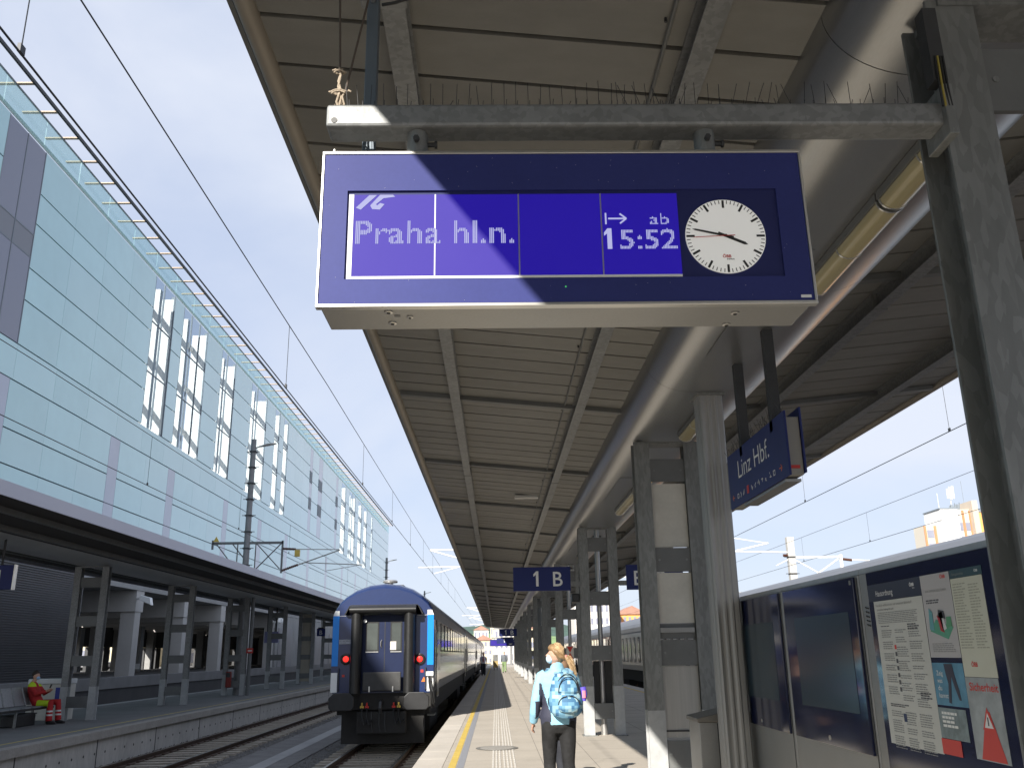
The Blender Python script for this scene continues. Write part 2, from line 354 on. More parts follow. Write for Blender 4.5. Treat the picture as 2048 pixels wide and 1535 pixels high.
# ================================================================== NEAR PLATFORM CANOPY
CX = 2.19
def sof(x): return 4.79-.1*(x+1.295)                      # underside of the left wing
CAN = thing('platform_canopy', (CX, 0, 4.17), 'long butterfly canopy with beige sheet soffit over the near platform', 'canopy')
ROW = .4025; Y0 = 10.69-30*.4025
def wing(mb, xa, xb, ya, yb, z0, z1, mir=False):
    f = (lambda x: 2*CX-x) if mir else (lambda x: x)
    vs = [(f(x), y, sof(x)+z) for z in (z0, z1) for x, y in ((xa, ya), (xb, ya), (xb, yb), (xa, yb))]
    return mb.add(vs, [(0, 3, 2, 1), (4, 5, 6, 7), (0, 1, 5, 4), (1, 2, 6, 5), (2, 3, 7, 6), (3, 0, 4, 7)])
for mir in (False, True):
    p = MB(); wing(p, -1.19, 1.75, Y0+10*ROW+.016, Y0+11*ROW-.016, 0, .03, mir); p0 = p.build('soffit_panel', 'soffit', CAN)
    for k in range(11, 80): dup_part(p0, (0, (k-10)*ROW, random.uniform(0, .004)))
    b = MB()
    for k in range(80, 290): wing(b, -1.19, 1.75, Y0+k*ROW+.016, Y0+(k+1)*ROW-.016, 0, .03, mir)
    for k in range(-26, 10): wing(b, -1.12, 1.75, Y0+k*ROW+.016, Y0+(k+1)*ROW-.016, 0, .03, mir)
    tag(b.build('soffit_panels', 'soffit2', CAN), kind='stuff')
    b = MB(); wing(b, -1.27, 2.18, -12, 110, .034, .10, mir); b.build('roof_deck', 'gap', CAN)
    t0 = MB(); wing(t0, -1.16, 1.75, -.04, .04, -.055, -.002, mir); t0.v = [(a, b_+10.69, c) for a, b_, c in t0.v]
    t1 = t0.build('cross_beam', 'painted', CAN)
    for k in list(range(-3, 0))+list(range(1, 25)): dup_part(t1, (0, 4.025*k, 0))
    for xa, xb, nm in ((-.515, -.40, 'purlin'), (.98, 1.095, 'purlin')):
        b = MB(); f = (lambda x: 2*CX-x) if mir else (lambda x: x)
        zt = sof(xa)-.004; zb = zt-.15; x0, x1 = sorted((f(xa), f(xb)))
        b.box(x0, x1, -12, 110, zb, zb+.012); b.box(x0+.045, x1-.045, -12, 110, zb+.012, zt-.012); b.box(x0, x1, -12, 110, zt-.012, zt)
        pr = b.build(nm, 'galv_l', CAN)
        for k in range(7):
            y = 7.1+8.05*k; MB().box(x0-.006, x1+.006, y, y+.02, zb-.006, zt).build('splice_plate', 'galv', pr)
    f = (lambda x: 2*CX-x) if mir else (lambda x: x)
    MB().ptube([(f(-1.235), -12, 4.785), (f(-1.235), 110, 4.785)], .055, 14).build('edge_tube', mat('edge_trim', (.33, .295, .245), .55, .2, 2, .1), CAN, smooth=True)
    x0, x1 = sorted((f(-1.32), f(-1.294))); MB().box(x0, x1, -12, 110, 4.775, 4.93).build('fascia', 'painted', CAN)
    sm = MB()
    for k in range(-20, 230): 
        if k % 6 == 0: sm.ptube([(f(.86), Y0+k*ROW+.19, sof(.86)-.02), (f(.86), Y0+k*ROW+.19, sof(.86)+.01)], .008, 6)
    tag(sm.build('rivets', 'darksteel', CAN), kind='stuff')
MB().ptube([(.885, -5, sof(.885)-.016), (.885, 100, sof(.885)-.016)], .011, 6).build('conduit', 'painted', CAN)
# girder casing under the valley: rounded aluminium segments
prof = []
for i in range(13):
    t = math.pi/2*i/12; prof.append((2.02-.44*math.cos(t), 4.50-.33*math.sin(t)))
prof += [(2.2, 4.17), (2.40, 4.17)]
for i in range(13):
    t = math.pi/2*(1-i/12); prof.append((2.42+.50*math.cos(t), 4.50-.33*math.sin(t)))
prof += [(2.92, 4.66), (1.58, 4.66)]
SEG = 2.62
s0 = MB().prism(prof, 'y', 3.53+.003, 3.53+SEG-.003).build('casing_segment', 'girder', CAN, smooth=True)
for k in list(range(-4, 0))+list(range(1, 24)): dup_part(s0, (0, SEG*k, 0))
far = MB().prism(prof, 'y', 3.53+24*SEG+.003, 110).build('casing_run', 'girder', CAN, smooth=True)
inner = [(a*.985+2.24*.015, b+.006) for a, b in prof]; MB().prism(inner, 'y', -7, 110).build('casing_core', 'black', CAN)
for k in range(10):                                        # access hatches in the flat of the casing, 3 mm proud
    MB().box(1.93, 2.16, 5.4+8.05*k, 7.6+8.05*k, 4.163, 4.1685).build('access_hatch', 'girder', CAN)
# small hanging bracket tag seen on the soffit
MB().box(.40, .86, 17.35, 17.55, sof(.6)-.06, sof(.6)-.015).build('cable_tray', mat('pale_cable_tray', (.55, .55, .53), .5), CAN)

# strip lights under the girder
def strip(y0, y1, label):
    t = thing('strip_light', (2.33, y0, 4.165), label, 'lamp', 'strip lights along the canopy girder')
    MB().box(2.245, 2.435, y0, y1, 4.115, 4.166).build('housing', 'painted', t)
    c = MB(); n = 10; pts = [(2.34-.083*math.cos(math.pi*i/n), 4.112-.062*math.sin(math.pi*i/n)) for i in range(n+1)]
    c.prism(pts, 'y', y0+.01, y1-.01).build('cover', 'lampcover', t, smooth=True)
    for yy in (y0+.004, (y0+y1)/2, y1-.018):
        MB().prism([(2.34-.088*math.cos(math.pi*i/n), 4.113-.067*math.sin(math.pi*i/n)) for i in range(n+1)], 'y', yy, yy+.014).build('clip', 'silver', t)
LAMPS = [(3.62, 4.62), (4.64, 5.92), (9.25, 10.55), (12.4, 14.4), (14.45, 16.6), (20.5, 22.5), (22.55, 24.8), (28.4, 32.5), (36.4, 40.5), (44.5, 48.6)]
for i, (a, b) in enumerate(LAMPS): strip(a, b, 'yellowed strip light under the canopy girder, %s along from the display board' % ORD[i])

# ================================================================== LADDER FRAMES (columns)
def upright(xc, yc, z0, z1, t, m='galv'):
    b = MB(); h = .1; d = .11
    b.box(xc-h, xc+h, yc-d, yc-d+.016, z0, z1); b.box(xc-h, xc+h, yc+d-.016, yc+d, z0, z1); b.box(xc-.008, xc+.008, yc-d+.016, yc+d-.016, z0, z1)
    o = b.build('upright', m, t)
    f = MB().box(xc-.14, xc+.14, yc-.15, yc+.15, z0, z0+.02).build('base_plate', m, o)
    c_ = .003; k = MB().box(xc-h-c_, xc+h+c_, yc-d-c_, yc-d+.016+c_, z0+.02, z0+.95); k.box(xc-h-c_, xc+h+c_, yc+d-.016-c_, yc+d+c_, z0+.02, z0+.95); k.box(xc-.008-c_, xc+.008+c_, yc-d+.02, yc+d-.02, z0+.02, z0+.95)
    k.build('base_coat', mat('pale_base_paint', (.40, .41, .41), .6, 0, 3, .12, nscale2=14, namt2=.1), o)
    return o
def frame(x0, x1, y, zb, zt, label, group, plates, m='galv'):
    t = thing('ladder_frame', ((x0+x1)/2, y, zb), label, 'column', group)
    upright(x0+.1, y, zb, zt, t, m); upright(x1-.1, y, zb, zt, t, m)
    for a, b in plates:
        c = MB().box(x0+.2, x1-.2, y-.085, y-.06, a, b).build('cross_plate', 'painted', t)
        bo = MB()
        for xx in (x0+.25, x1-.25): bo.ptube([(xx, y-.09, (a+b)/2), (xx, y-.083, (a+b)/2)], .014, 8)
        bo.build('bolts', 'galv', c)
    MB().box(x0+.05, x1-.05, y-.12, y+.12, zt-.03, zt).build('head_plate', m, t)
    return t
FR = [(3.67, 3.96), (2.55, 2.84), (1.45, 1.745), (.32, .62)]
G1 = 'ladder frame columns of the near platform'
f1 = frame(1.80, 2.62, 3.15, 0, 4.18, 'nearest galvanised ladder column carrying the display board arm', G1, FR)
FY = [11.2+8.05*k for k in range(11)]
FL = []
for k, y in enumerate(FY):
    if k == 0: lab = 'ladder column with pale panels between its uprights, left of the fluted post'
    elif k == 1: lab = 'open ladder column right of the walking woman, holding the large 1 B sign'
    else: lab = '%s open ladder column down the platform beyond the 1 B column' % ORD[k-2]
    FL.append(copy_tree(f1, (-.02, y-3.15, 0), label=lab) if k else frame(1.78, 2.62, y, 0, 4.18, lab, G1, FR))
# pale panels in the second frame
t = FL[0]
for a, b, nm, m in ((2.85, 3.645, 'panel', 'whitepanel'), (1.94, 2.54, 'panel', 'whitepanel'), (1.76, 1.935, 'panel_strip', 'painted'), (.64, 1.44, 'panel', mat('grey_panel', (.42, .41, .385), .5, .2, 4, .1, stretch=(8, 1, .3))), (.03, .30, 'panel', 'whitepanel'), (.71, .73, 'panel_seam', 'darksteel')):
    MB().box(1.985, 2.415, 11.2-.055+(-.012 if nm == 'panel_seam' else 0), 11.2-.03, a, b).build(nm, m, t)
MB().box(1.985, 2.40, 11.1, 11.145, 1.83, 1.885).build('ledge', 'stainless', t)
# rain pipe and small parts at the third frame
for k in (1, 2, 4, 6):
    y = FY[k]; p = MB(); p.tube((2.2, y+.16, 0), (2.2, y+.16, 4.2), .05, 12)
    o = p.build('rain_pipe', 'alu', FL[k], smooth=True); MB().tube((2.2, y+.16, 0), (2.2, y+.16, .22), .07, 12).build('pipe_foot', 'alu', o, smooth=True)
y = FY[1]
MB().box(1.60, 1.76, y-.15, y+.1, 2.62, 2.80).build('loudspeaker', 'black', FL[1], bevel=.02)
MB().lathe([(.055, 0), (.04, .02)], (1.68, y-.17, 2.71), 'y', 16).build('speaker_cone', 'darksteel', FL[1])
MB().box(2.03, 2.42, y+.2, y+.23, .35, 1.44).build('back_board', 'darksteel', FL[1])
# hourglass sign on the fourth frame
y = FY[2]
sg = MB().box(2.06, 2.28, y-.105, y-.09, 1.42, 1.80).build('pictogram_plate', 'whitepanel', FL[2])
MB().prism([(2.08, 1.78), (2.26, 1.78), (2.17, 1.61)], 'y', y-.113, y-.106).build('red_triangle', 'red', sg)
MB().prism([(2.08, 1.44), (2.26, 1.44), (2.17, 1.61)], 'y', y-.113, y-.106).build('red_triangle', 'red', sg)
# ================================================================== DISPLAY BOARD ON ITS ARM
def fit(s, cap, width, org, right, up, m, parent, name='lettering', bold=0., depth=.0015):
    """lettering scaled so that capitals are `cap` high and the line is `width` long"""
    o = text(s, 1, (0, 0, 0), (1, 0, 0), (0, 1, 0), m, None, name, bold, depth=0)
    xs = [v.co.x for v in o.data.vertices]; x0, x1 = min(xs), max(xs); size = cap/.729; k = width/((x1-x0))
    right = Vector(right).normalized(); up = Vector(up).normalized(); nn = right.cross(up); off = WL.get(parent.name, Vector())
    for v in o.data.vertices: v.co = Vector(org)+right*(v.co.x-x0)*k+up*v.co.y*size+nn*depth-off
    o.parent = parent; WL[o.name] = off; return o
RX, UZ = (1, 0, 0), (0, 0, 1)
def one(x, z, h, w, y, m, par):
    """numeral 1 with a flag, on a face looking at the camera"""
    d = h*.34; b = MB().prism([(x+d-w, z), (x+d, z), (x+d, z+h), (x+d-w*.9, z+h), (x, z+h*.80), (x, z+h*.64), (x+d-w, z+h*.76)], 'y', y-.002, y); return b.build('lettering', m, par)
ARM = thing('support_arm', (1.8, 3.05, 3.6), 'grey steel arm with bird spikes reaching left from the nearest column', 'beam')
MB().box(-.632, 1.80, 2.985, 3.105, 3.560, 3.657).build('arm_tube', 'galv_l', ARM, bevel=.012)
MB().box(1.76, 1.80, 2.955, 3.135, 3.50, 3.72).build('end_plate', 'galv', ARM, bevel=.004)
MB().box(1.74, 1.795, 2.965, 3.03, 3.74, 4.08).build('cable_box', 'darksteel', ARM)
for i in range(4): MB().ptube([(1.752+.012*i, 2.958, 3.62), (1.75+.011*i, 2.955, 3.7), (1.757+.01*i, 2.962, 3.85)], .0045, 6).build('cable', mat('yellow_cable', (.35, .28, .06), .5) if i == 1 else 'black', ARM)
MB().ptube([(-.60, 2.983, 3.585), (-.60, 2.987, 3.585)], .012, 10).build('arm_hole', 'black', ARM)
sp = MB().ptube([(0, 0, 0), (0, 0, .115)], .0013, 5); spv = sp.build('bird_spike', 'darksteel', None); spv.parent = ARM; off = WL[ARM.name]
x = -.56; k = 0
while x < 1.70:
    for j, (dy, sc) in enumerate(((0, 1), (.03, .55))):
        c = spv if (k == 0 and j == 0) else spv.copy()
        if c is not spv: COL.objects.link(c)
        c.location = Vector((x+.006*j+random.uniform(-.004, .004), 3.02+dy, 3.655))-off; c.scale = (1, 1, sc*random.uniform(.9, 1.08))
        lean = random.choice([0, 0, 0, .03, -.03, .05, -.1]) if x < .55 else random.choice([0, .02, -.05, .25, -.3, .1])
        if random.random() < .06: lean = random.choice([.35, .45, -.4])
        c.rotation_euler = (random.uniform(-.05, .05), lean+(.06*j if j else 0), 0)
    x += .047 if x < .45 or x > .75 else .024; k += 1
BD = thing('departure_display', (.27, 3.13, 3.56), 'large blue departure display with round clock hanging from the arm', 'display board')
YF = 3.0
b = MB().box(-.630, 1.178, YF+.012, 3.27, 2.834, 3.452); b.build('housing', 'stainless', BD, bevel=.006)
b = MB(); w = .010                                           # silver trim round the face
b.box(-.640, 1.188, YF-.002, YF+.03, 3.445, 3.458); b.box(-.640, 1.188, YF-.002, YF+.03, 2.822, 2.835); b.box(-.640, -.630, YF-.002, YF+.03, 2.835, 3.445); b.box(1.178, 1.188, YF-.002, YF+.03, 2.835, 3.445)
b.build('trim', 'silver', BD, bevel=.002)
b = MB(); x0, x1, z0, z1 = -.540, 1.078, 2.932, 3.292
b.box(-.629, 1.177, YF+.002, YF+.011, z1, 3.444); b.box(-.629, 1.177, YF+.002, YF+.011, 2.836, z0); b.box(-.629, x0, YF+.002, YF+.011, z0, z1); b.box(x1, 1.177, YF+.002, YF+.011, z0, z1)
b.build('face_surround', 'navy', BD)
scr = MB()                                                   # dust specks and scratches on the glass surround
for i in range(90):
    a, c = random.uniform(-.62, 1.1), random.uniform(2.84, 3.44)
    if x0-.005 < a < x1 and z0-.005 < c < z1: continue
    l = random.uniform(.001, .004); an = random.random()*3.1; scr.bar((a, YF+.0012, c), (a+l*math.cos(an), YF+.0012, c+l*math.sin(an)), .0009, .0009)
tag(scr.build('dust_specks', mat('dust', (.45, .45, .5), .8), BD), kind='stuff')
MB().box(x0, x1, YF+.0111, YF+.0118, z0, z1).build('recess_back', mat('recess_blue', (.026, .031, .115), .5, spec=.15), BD)
LC = MB().box(-.515, .700, YF+.006, YF+.0108, 2.944, 3.276).build('lcd_screen', 'lcd', BD)
tr = MB().box(-.533, -.5155, YF+.0045, YF+.0105, 2.934, 3.277); tr.box(-.515, .70, YF+.0045, YF+.0105, 2.934, 2.9435); tr.build('sunlit_white_trim', 'facwhite', BD)  # recess trim on left and bottom, its sunlight put in as white colour
for xx in (-.2135, .0985, .4075): MB().box(xx, xx+.005, YF+.0045, YF+.0058, 2.944, 3.276).build('module_bar', mat('module_bar', (.36, .36, .40), .4, .4), BD)
def dots(s, cap, width, org, m, par, pitch=.0062, bold=.01):
    """lettering of a dot-matrix screen: outlines sampled on a grid and drawn as fine upright bars"""
    o = text(s, 1, (0, 0, 0), (1, 0, 0), (0, 1, 0), m, None, 'tmp', bold, depth=0); me = o.data; me.calc_loop_triangles()
    xs = [v.co.x for v in me.vertices]; x0, x1 = min(xs), max(xs); kx = width/(x1-x0); kz = cap/.729
    tr = [[(( me.vertices[i].co.x-x0)*kx, me.vertices[i].co.y*kz) for i in t.vertices] for t in me.loop_triangles]
    bpy.data.objects.remove(o); b = MB(); nx = int(width/pitch)+1; nz = int(cap*1.1/pitch)+1
    def inside(u, v):
        for (ax, az), (bx, bz), (cx, cz) in tr:
            d1 = (u-bx)*(az-bz)-(ax-bx)*(v-bz); d2 = (u-cx)*(bz-cz)-(bx-cx)*(v-cz); d3 = (u-ax)*(cz-az)-(cx-ax)*(v-az)
            if not ((d1 < 0 or d2 < 0 or d3 < 0) and (d1 > 0 or d2 > 0 or d3 > 0)): return True
        return False
    for i in range(nx):
        run = None
        for j in range(nz+1):
            on = j < nz and inside((i+.5)*pitch, (j+.5)*pitch)
            if on and run is None: run = j
            if not on and run is not None:
                b.box(org[0]+i*pitch+pitch*.17, org[0]+(i+1)*pitch-pitch*.17, org[1]-.0016, org[1]-.0008, org[2]+run*pitch, org[2]+j*pitch); run = None
    return tag(b.build('lettering', m, par), kind='stuff')
dots('Praha hl.n.', .098, .588, (-.506, YF+.006, 3.074), 'lcdtext', LC)
one(.418, 3.047, .083, .017, YF+.0054, 'lcdtext', LC); dots('5:52', .083, .213, (.476, YF+.006, 3.047), 'lcdtext', LC, .0055)
dots('ab', .047, .073, (.592, YF+.006, 3.147), 'lcdtext', LC, .0045, 0)
ar = MB(); zc = 3.171; ya, yb = YF+.0042, YF+.0056
ar.box(.424, .430, ya, yb, zc-.023, zc+.023); ar.box(.436, .502, ya, yb, zc-.003, zc+.003)
ar.bar((.504, (ya+yb)/2, zc), (.480, (ya+yb)/2, zc+.02), .0014, .006, (0, 0, 1)); ar.bar((.504, (ya+yb)/2, zc), (.480, (ya+yb)/2, zc-.02), .0014, .006)
ar.build('departure_arrow', 'lcdtext', LC)
lg = MB()
lg.prism([(-.507, 3.222), (-.489, 3.214), (-.430, 3.274), (-.458, 3.274)], 'y', ya, yb)
lg.prism([(-.454, 3.231), (-.446, 3.216), (-.418, 3.214), (-.401, 3.236), (-.417, 3.241), (-.428, 3.231), (-.433, 3.236), (-.405, 3.261), (-.362, 3.267), (-.370, 3.275), (-.418, 3.275)], 'y', ya, yb)
lg.build('train_logo', 'lcdtext', LC)
# clock
cc = (.872, 3.096)
CK = MB().disc((cc[0], YF+.0100, cc[1]), .150, (0, -1, 0), 64, .006).build('clock_face', mat('clock_white', (.84, .84, .81), .45, emit=(1, .98, .94), estr=.13), BD, smooth=True)
tk = MB()
def tick(a, r0, r1, w, y):
    s_, c_ = math.sin(a), math.cos(a); p = [(cc[0]+s_*r+c_*q, cc[1]+c_*r-s_*q) for r, q in ((r0, -w), (r0, w), (r1, w), (r1, -w))]
    tk.prism(p, 'y', y-.001, y)
for i in range(60): tick(R(6*i), .116 if i % 5 == 0 else .133, .147, .0042 if i % 5 == 0 else .0014, YF+.0038)
tk.build('clock_ticks', 'black', CK)
def hand(nm, ang, back, ln, w0, w1, y, m):
    h = MB(); a = R(ang); s_, c_ = math.sin(a), math.cos(a)
    h.prism([(cc[0]+s_*r+c_*q, cc[1]+c_*r-s_*q) for r, q in ((-back, -w0), (-back, w0), (ln-.012, w1*1.1), (ln, 0), (ln-.012, -w1*1.1))], 'y', y-.0012, y); h.build(nm, m, CK)
hand('hour_hand', 114, .03, .088, .0050, .0050, YF+.0026, 'black')
hand('minute_hand', 283, .03, .127, .0045, .0030, YF+.0012, 'black')
hand('second_hand', 267, .035, .125, .0012, .0010, YF-.0002, 'red')
MB().disc((cc[0], YF-.0003, cc[1]), .006, (0, -1, 0), 16, .001).build('hub', 'black', CK)
fit('ÖBB', .012, .032, (.854, YF+.0038, 3.008), RX, UZ, 'red', CK, bold=.03, depth=.001)
fit('INFRA', .006, .029, (.869, YF+.0038, 2.999), RX, UZ, 'black', CK, bold=.02, depth=.001)
lb = MB().box(1.128, 1.166, YF+.0005, YF+.0018, 2.846, 2.857).build('maker_plate', 'white', BD)
MB().disc((.268, YF+.0015, 2.896), .003, (0, -1, 0), 10, .001).build('status_led', mat('led_green', (.05, .4, .1), .4, emit=(.1, .8, .2), estr=.3), BD)
for xx, yy, r in ((-.384, 3.078, .016), (-.382, 3.193, .016), (-.31, 3.131, .012), (.913, 3.118, .016), (.911, 3.24, .016)):
    l = MB().lathe([(r, 0), (r, -.004), (r*.55, -.005)], (xx, yy, 2.8335), 'z', 18).build('lock', 'silver', BD); MB().lathe([(r*.5, 0), (r*.4, -.003)], (xx, yy, 2.8288), 'z', 12).build('lock_slot', 'black', l)
MB().box(-.368, -.345, 3.11, 3.13, 2.8325, 2.8335).build('type_plate', 'painted', BD)
MB().box(-.60, 1.15, 3.262, 3.274, 2.838, 2.842).build('rear_seam', 'darksteel', BD)
for xx in (-.285, .835):
    s = MB().ptube([(xx, 3.05, 3.452), (xx, 3.05, 3.575)], .040, 18).build('hanger_sleeve', 'galv', BD, smooth=True)
    bo = MB(); bo.ptube([(xx, 3.005, 3.51), (xx, 2.985, 3.51)], .012, 6); bo.ptube([(xx+.035, 3.05, 3.515), (xx+.068, 3.05, 3.515)], .009, 6); bo.ptube([(xx+.066, 3.05, 3.515), (xx+.076, 3.05, 3.515)], .015, 6); bo.build('clamp_bolts', 'darksteel', s)
rp = MB(); rp.ptube([(-.60, 3.02, 3.452), (-.60, 3.02, 3.478)], .004, 6); rp.ptube([(-.60, 3.02, 3.470), (-.27, 3.02, 3.460)], .0025, 6); rp.build('top_guard_wire', 'silver', BD)
# drop post between canopy purlin and board
DP = thing('drop_post', (-.5, 3.22, 4.45), 'slim grey-blue post hanging from the canopy behind the left end of the arm', 'post')
MB().box(-.525, -.475, 3.20, 3.25, 3.46, 4.42).build('post_tube', mat('bluegrey_post', (.13, .16, .19), .5, .2, 4, .1), DP, bevel=.004)
MB().box(-.56, -.36, 3.18, 3.27, 4.33, 4.41).build('clamp_bracket', 'galv_l', DP, bevel=.006)
bo = MB(); bo.ptube([(-.55, 3.175, 4.37), (-.55, 3.16, 4.37)], .012, 6); bo.ptube([(-.50, 3.195, 4.31), (-.50, 3.18, 4.31)], .011, 6); bo.ptube([(-.505, 3.198, 3.53), (-.505, 3.185, 3.53)], .014, 6); bo.build('bolts', 'silver', DP)
MB().ptube([(-.46, 3.19, 4.285), (-.40, 3.17, 4.28), (-.33, 3.16, 4.30), (-.29, 3.16, 4.36), (-.31, 3.18, 4.42)], .007, 8).build('cable_loop', 'black', DP, smooth=True)
# rope tying the arm up
RP = thing('tie_rope', (-.6, 3.04, 3.66), 'pale knotted rope tied round the sunlit end of the arm', 'rope')
rm = mat('rope_fibre', (.40, .33, .25), .9, 0, 60, .25, .4, 200); rd = mat('rope_dark', (.10, .08, .065), .9)
MB().ptube([(-.627, 3.04, 4.6), (-.597, 3.04, 3.85)], .0045, 7).build('upper_strand', rd, RP); MB().ptube([(-.41, 3.05, 4.6), (-.499, 3.05, 4.18), (-.575, 3.04, 3.735)], .0045, 7).build('upper_strand', rd, RP)
kn = MB()
kn.ptube([(-.600, 3.04, 3.86), (-.592, 3.035, 3.82), (-.600, 3.035, 3.77), (-.588, 3.04, 3.72), (-.596, 3.04, 3.67)], .005, 7)
kn.ptube([(-.590, 3.045, 3.86), (-.602, 3.045, 3.80), (-.590, 3.03, 3.755), (-.604, 3.035, 3.70), (-.590, 3.04, 3.66)], .005, 7)
kn.ptube([(-.575, 3.04, 3.745), (-.582, 3.03, 3.72), (-.574, 3.04, 3.69), (-.590, 3.035, 3.662)], .0045, 7)
for zz, w in ((3.838, .024), (3.748, .034), (3.742, .03)):
    kn.ptube([(-.597+w*math.cos(t*.7), 3.038+.013*math.sin(t*.7), zz+.004*math.sin(t*2.1)) for t in range(10)], .004, 6)
kn.ptube([(-.610, 3.03, 3.846), (-.625, 3.028, 3.838)], .0035, 6); kn.ptube([(-.56, 3.03, 3.75), (-.548, 3.03, 3.742)], .0035, 6); kn.ptube([(-.62, 3.03, 3.745), (-.636, 3.03, 3.742)], .0035, 6)
for i in range(3): kn.ptube([(-.594+.016*math.cos(t), 3.04+.0*t, 3.682+.024*math.sin(t)) for t in [k*.7+i*.3 for k in range(10)]], .0035, 6)
kn.build('knot', rm, RP, smooth=True)

# ================================================================== INFORMATION CABINETS
XF = 2.40
gl = mat('cabinet_blue_glass', (.012, .016, .05), .10, 0, 2, .1, spec=.6, coat=.3)
gin = mat('cabinet_screen_glass', (.030, .052, .070), .20, 0, 2, .1, spec=.6)
G2 = 'information cabinets beside the platform columns'
def cabinet(y0, y1, fz0, lab):
    t = thing('information_cabinet', (2.6, (y0+y1)/2, 0), lab, 'cabinet', G2)
    MB().box(XF+.022, 2.78, y0, y1, 0, 2.085).build('body', 'stainless', t, bevel=.006)
    MB().box(XF+.03, 2.80, y0-.004, y1+.004, 2.087, 2.12).build('top_cap', 'alu', t)
    return t
c1 = cabinet(7.70, 9.42, .97, 'far steel cabinet with blank dark blue screen, next to the fluted post')
c2 = cabinet(6.03, 7.685, .97, 'middle steel cabinet with dark screen mirroring a bright patch')
c3 = cabinet(4.02, 6.015, .80, 'near steel cabinet displaying house rules and safety posters')
def slot_face(t, y0, y1, z0, z1, iy0, iy1, iz0, iz1):
    f = MB().box(XF, XF+.021, y0, y1, z0, z1).build('glass_door', gl, t, bevel=.004)
    MB().box(XF-.0025, XF-.0005, iy0, iy1, iz0, iz1).build('screen', gin, f); return f
d1 = slot_face(c1, 7.76, 9.40, .955, 2.075, 7.95, 9.13, 1.2, 1.845); d2 = slot_face(c2, 6.08, 7.60, .955, 2.075, 6.21, 7.355, 1.2, 1.853)
for d, yy in ((d1, 8.547), (d2, 6.829)): MB().disc((XF, yy, 1.004), .022, (-1, 0, 0), 18, .003, .016).build('door_lock', 'silver', d)
MB().box(XF-.003, XF-.001, 6.10, 6.135, 2.025, 2.055).build('corner_mark', 'painted', d2)
d3 = MB().box(XF, XF+.021, 4.345, 5.845, .80, 2.08).build('glass_door', gl, c3, bevel=.004)
for yv in (4.20, 5.93):
    for i in range(5):
        zz = 1.865-i*.027; MB().ptube([(XF+.0205, yv-.022, zz-.004), (XF+.0185, yv-.008, zz-.001), (XF+.0185, yv+.012, zz), (XF+.0205, yv+.024, zz+.006)], .0045, 6).build('vent_slot', 'black', c3)
for yv in (4.300,): MB().box(XF+.0195, XF+.0215, yv, yv+.008, .1, 2.07).build('door_gap', 'black', c3)
MB().box(XF+.0195, XF+.0215, 5.86, 5.868, .1, 2.07).build('door_gap', 'black', c3); MB().box(XF+.0195, XF+.0215, 6.05, 6.058, .1, 2.07).build('door_gap', 'black', c2); MB().box(XF+.0195, XF+.0215, 7.735, 7.743, .1, 2.07).build('door_gap', 'black', c1)
# posters: printed sheets behind the glass door of the near cabinet.  y runs to the left in view
def sheet(nm, y0, y1, z0, z1, m, par, lift=.002): return MB().box(XF-lift, XF-lift+.0012, min(y0, y1), max(y0, y1), z0, z1).build(nm, m, par)
paper = mat('poster_paper', (.56, .56, .52), .55, 0, 2, .04); paper2 = mat('poster_paper_cream', (.58, .58, .48), .55, 0, 2, .04); paper3 = mat('poster_paper_grey', (.47, .455, .455), .55, 0, 2, .04)
ink = mat('poster_ink', (.10, .10, .11), .6); inkg = mat('poster_ink_grey', (.26, .26, .25), .6); inkr = mat('poster_ink_red', (.62, .07, .06), .6)
YR = (0, -1, 0)
p1 = sheet('poster', 5.765, 5.10, 1.065, 1.895, paper, d3); h1 = sheet('poster_header', 5.835, 5.095, 1.897, 2.0, mat('poster_navy', (.025, .028, .05), .4), d3)
fit('Hausordnung', .036, .245, (XF-.002, 5.715, 1.925), YR, UZ, 'white', h1, depth=.001); fit('ÖBB', .018, .06, (XF-.002, 5.235, 1.955), YR, UZ, 'white', h1, bold=.03, depth=.001); fit('INFRA', .008, .03, (XF-.002, 5.20, 1.94), YR, UZ, 'white', h1, depth=.001)
fit('Herzlich willkommen auf unserem Bahnhof!', .016, .50, (XF-.002, 5.735, 1.862), YR, UZ, inkg, p1, depth=.001)
fit('Sie erreichen Ordnung. Wir auch!', .010, .24, (XF-.002, 5.725, 1.838), YR, UZ, ink, p1, bold=.01, depth=.001)
def lines(par, y0, y1, z0, z1, n, m, nm='text_lines', rag=.25, h=.42):
    b = MB(); s = (z1-z0)/n
    for i in range(n):
        zz = z1-i*s; y = y0
        e = y1+(y0-y1)*(random.random()*rag)
        while y > e+.012:
            wd = min(random.uniform(.012, .045), y-e); b.box(XF-.0032, XF-.0026, y-wd, y, zz-s*h, zz); y -= wd+.006
    return tag(b.build(nm, m, par), kind='stuff')
lines(p1, 5.725, 5.18, 1.755, 1.825, 7, inkg, rag=.08); lines(p1, 5.70, 5.55, 1.735, 1.745, 1, ink)
for y0, y1 in ((5.70, 5.545), (5.51, 5.36), (5.33, 5.16)):
    z = 1.72
    while z > 1.33:
        k = random.randint(2, 5); lines(p1, y0, y1, z-.0125*k, z, k, inkg); z -= .0125*k+.018
    z = 1.255
    while z > 1.10:
        k = random.randint(3, 6); lines(p1, y0, y1, z-.0125*k, z, k, inkg); z -= .0125*k+.014
lines(p1, 5.33, 5.17, 1.715, 1.75, 3, ink, h=.6); lines(p1, 5.28, 5.14, 1.335, 1.372, 3, ink, h=.6); lines(p1, 5.70, 5.45, 1.275, 1.295, 2, ink, h=.6)
for i in range(7):
    zz = 1.62-i*.040
    MB().box(XF-.0034, XF-.0026, 5.515, 5.540, zz-.012, zz+.012).build('pictogram', ink if i else inkr, p1)
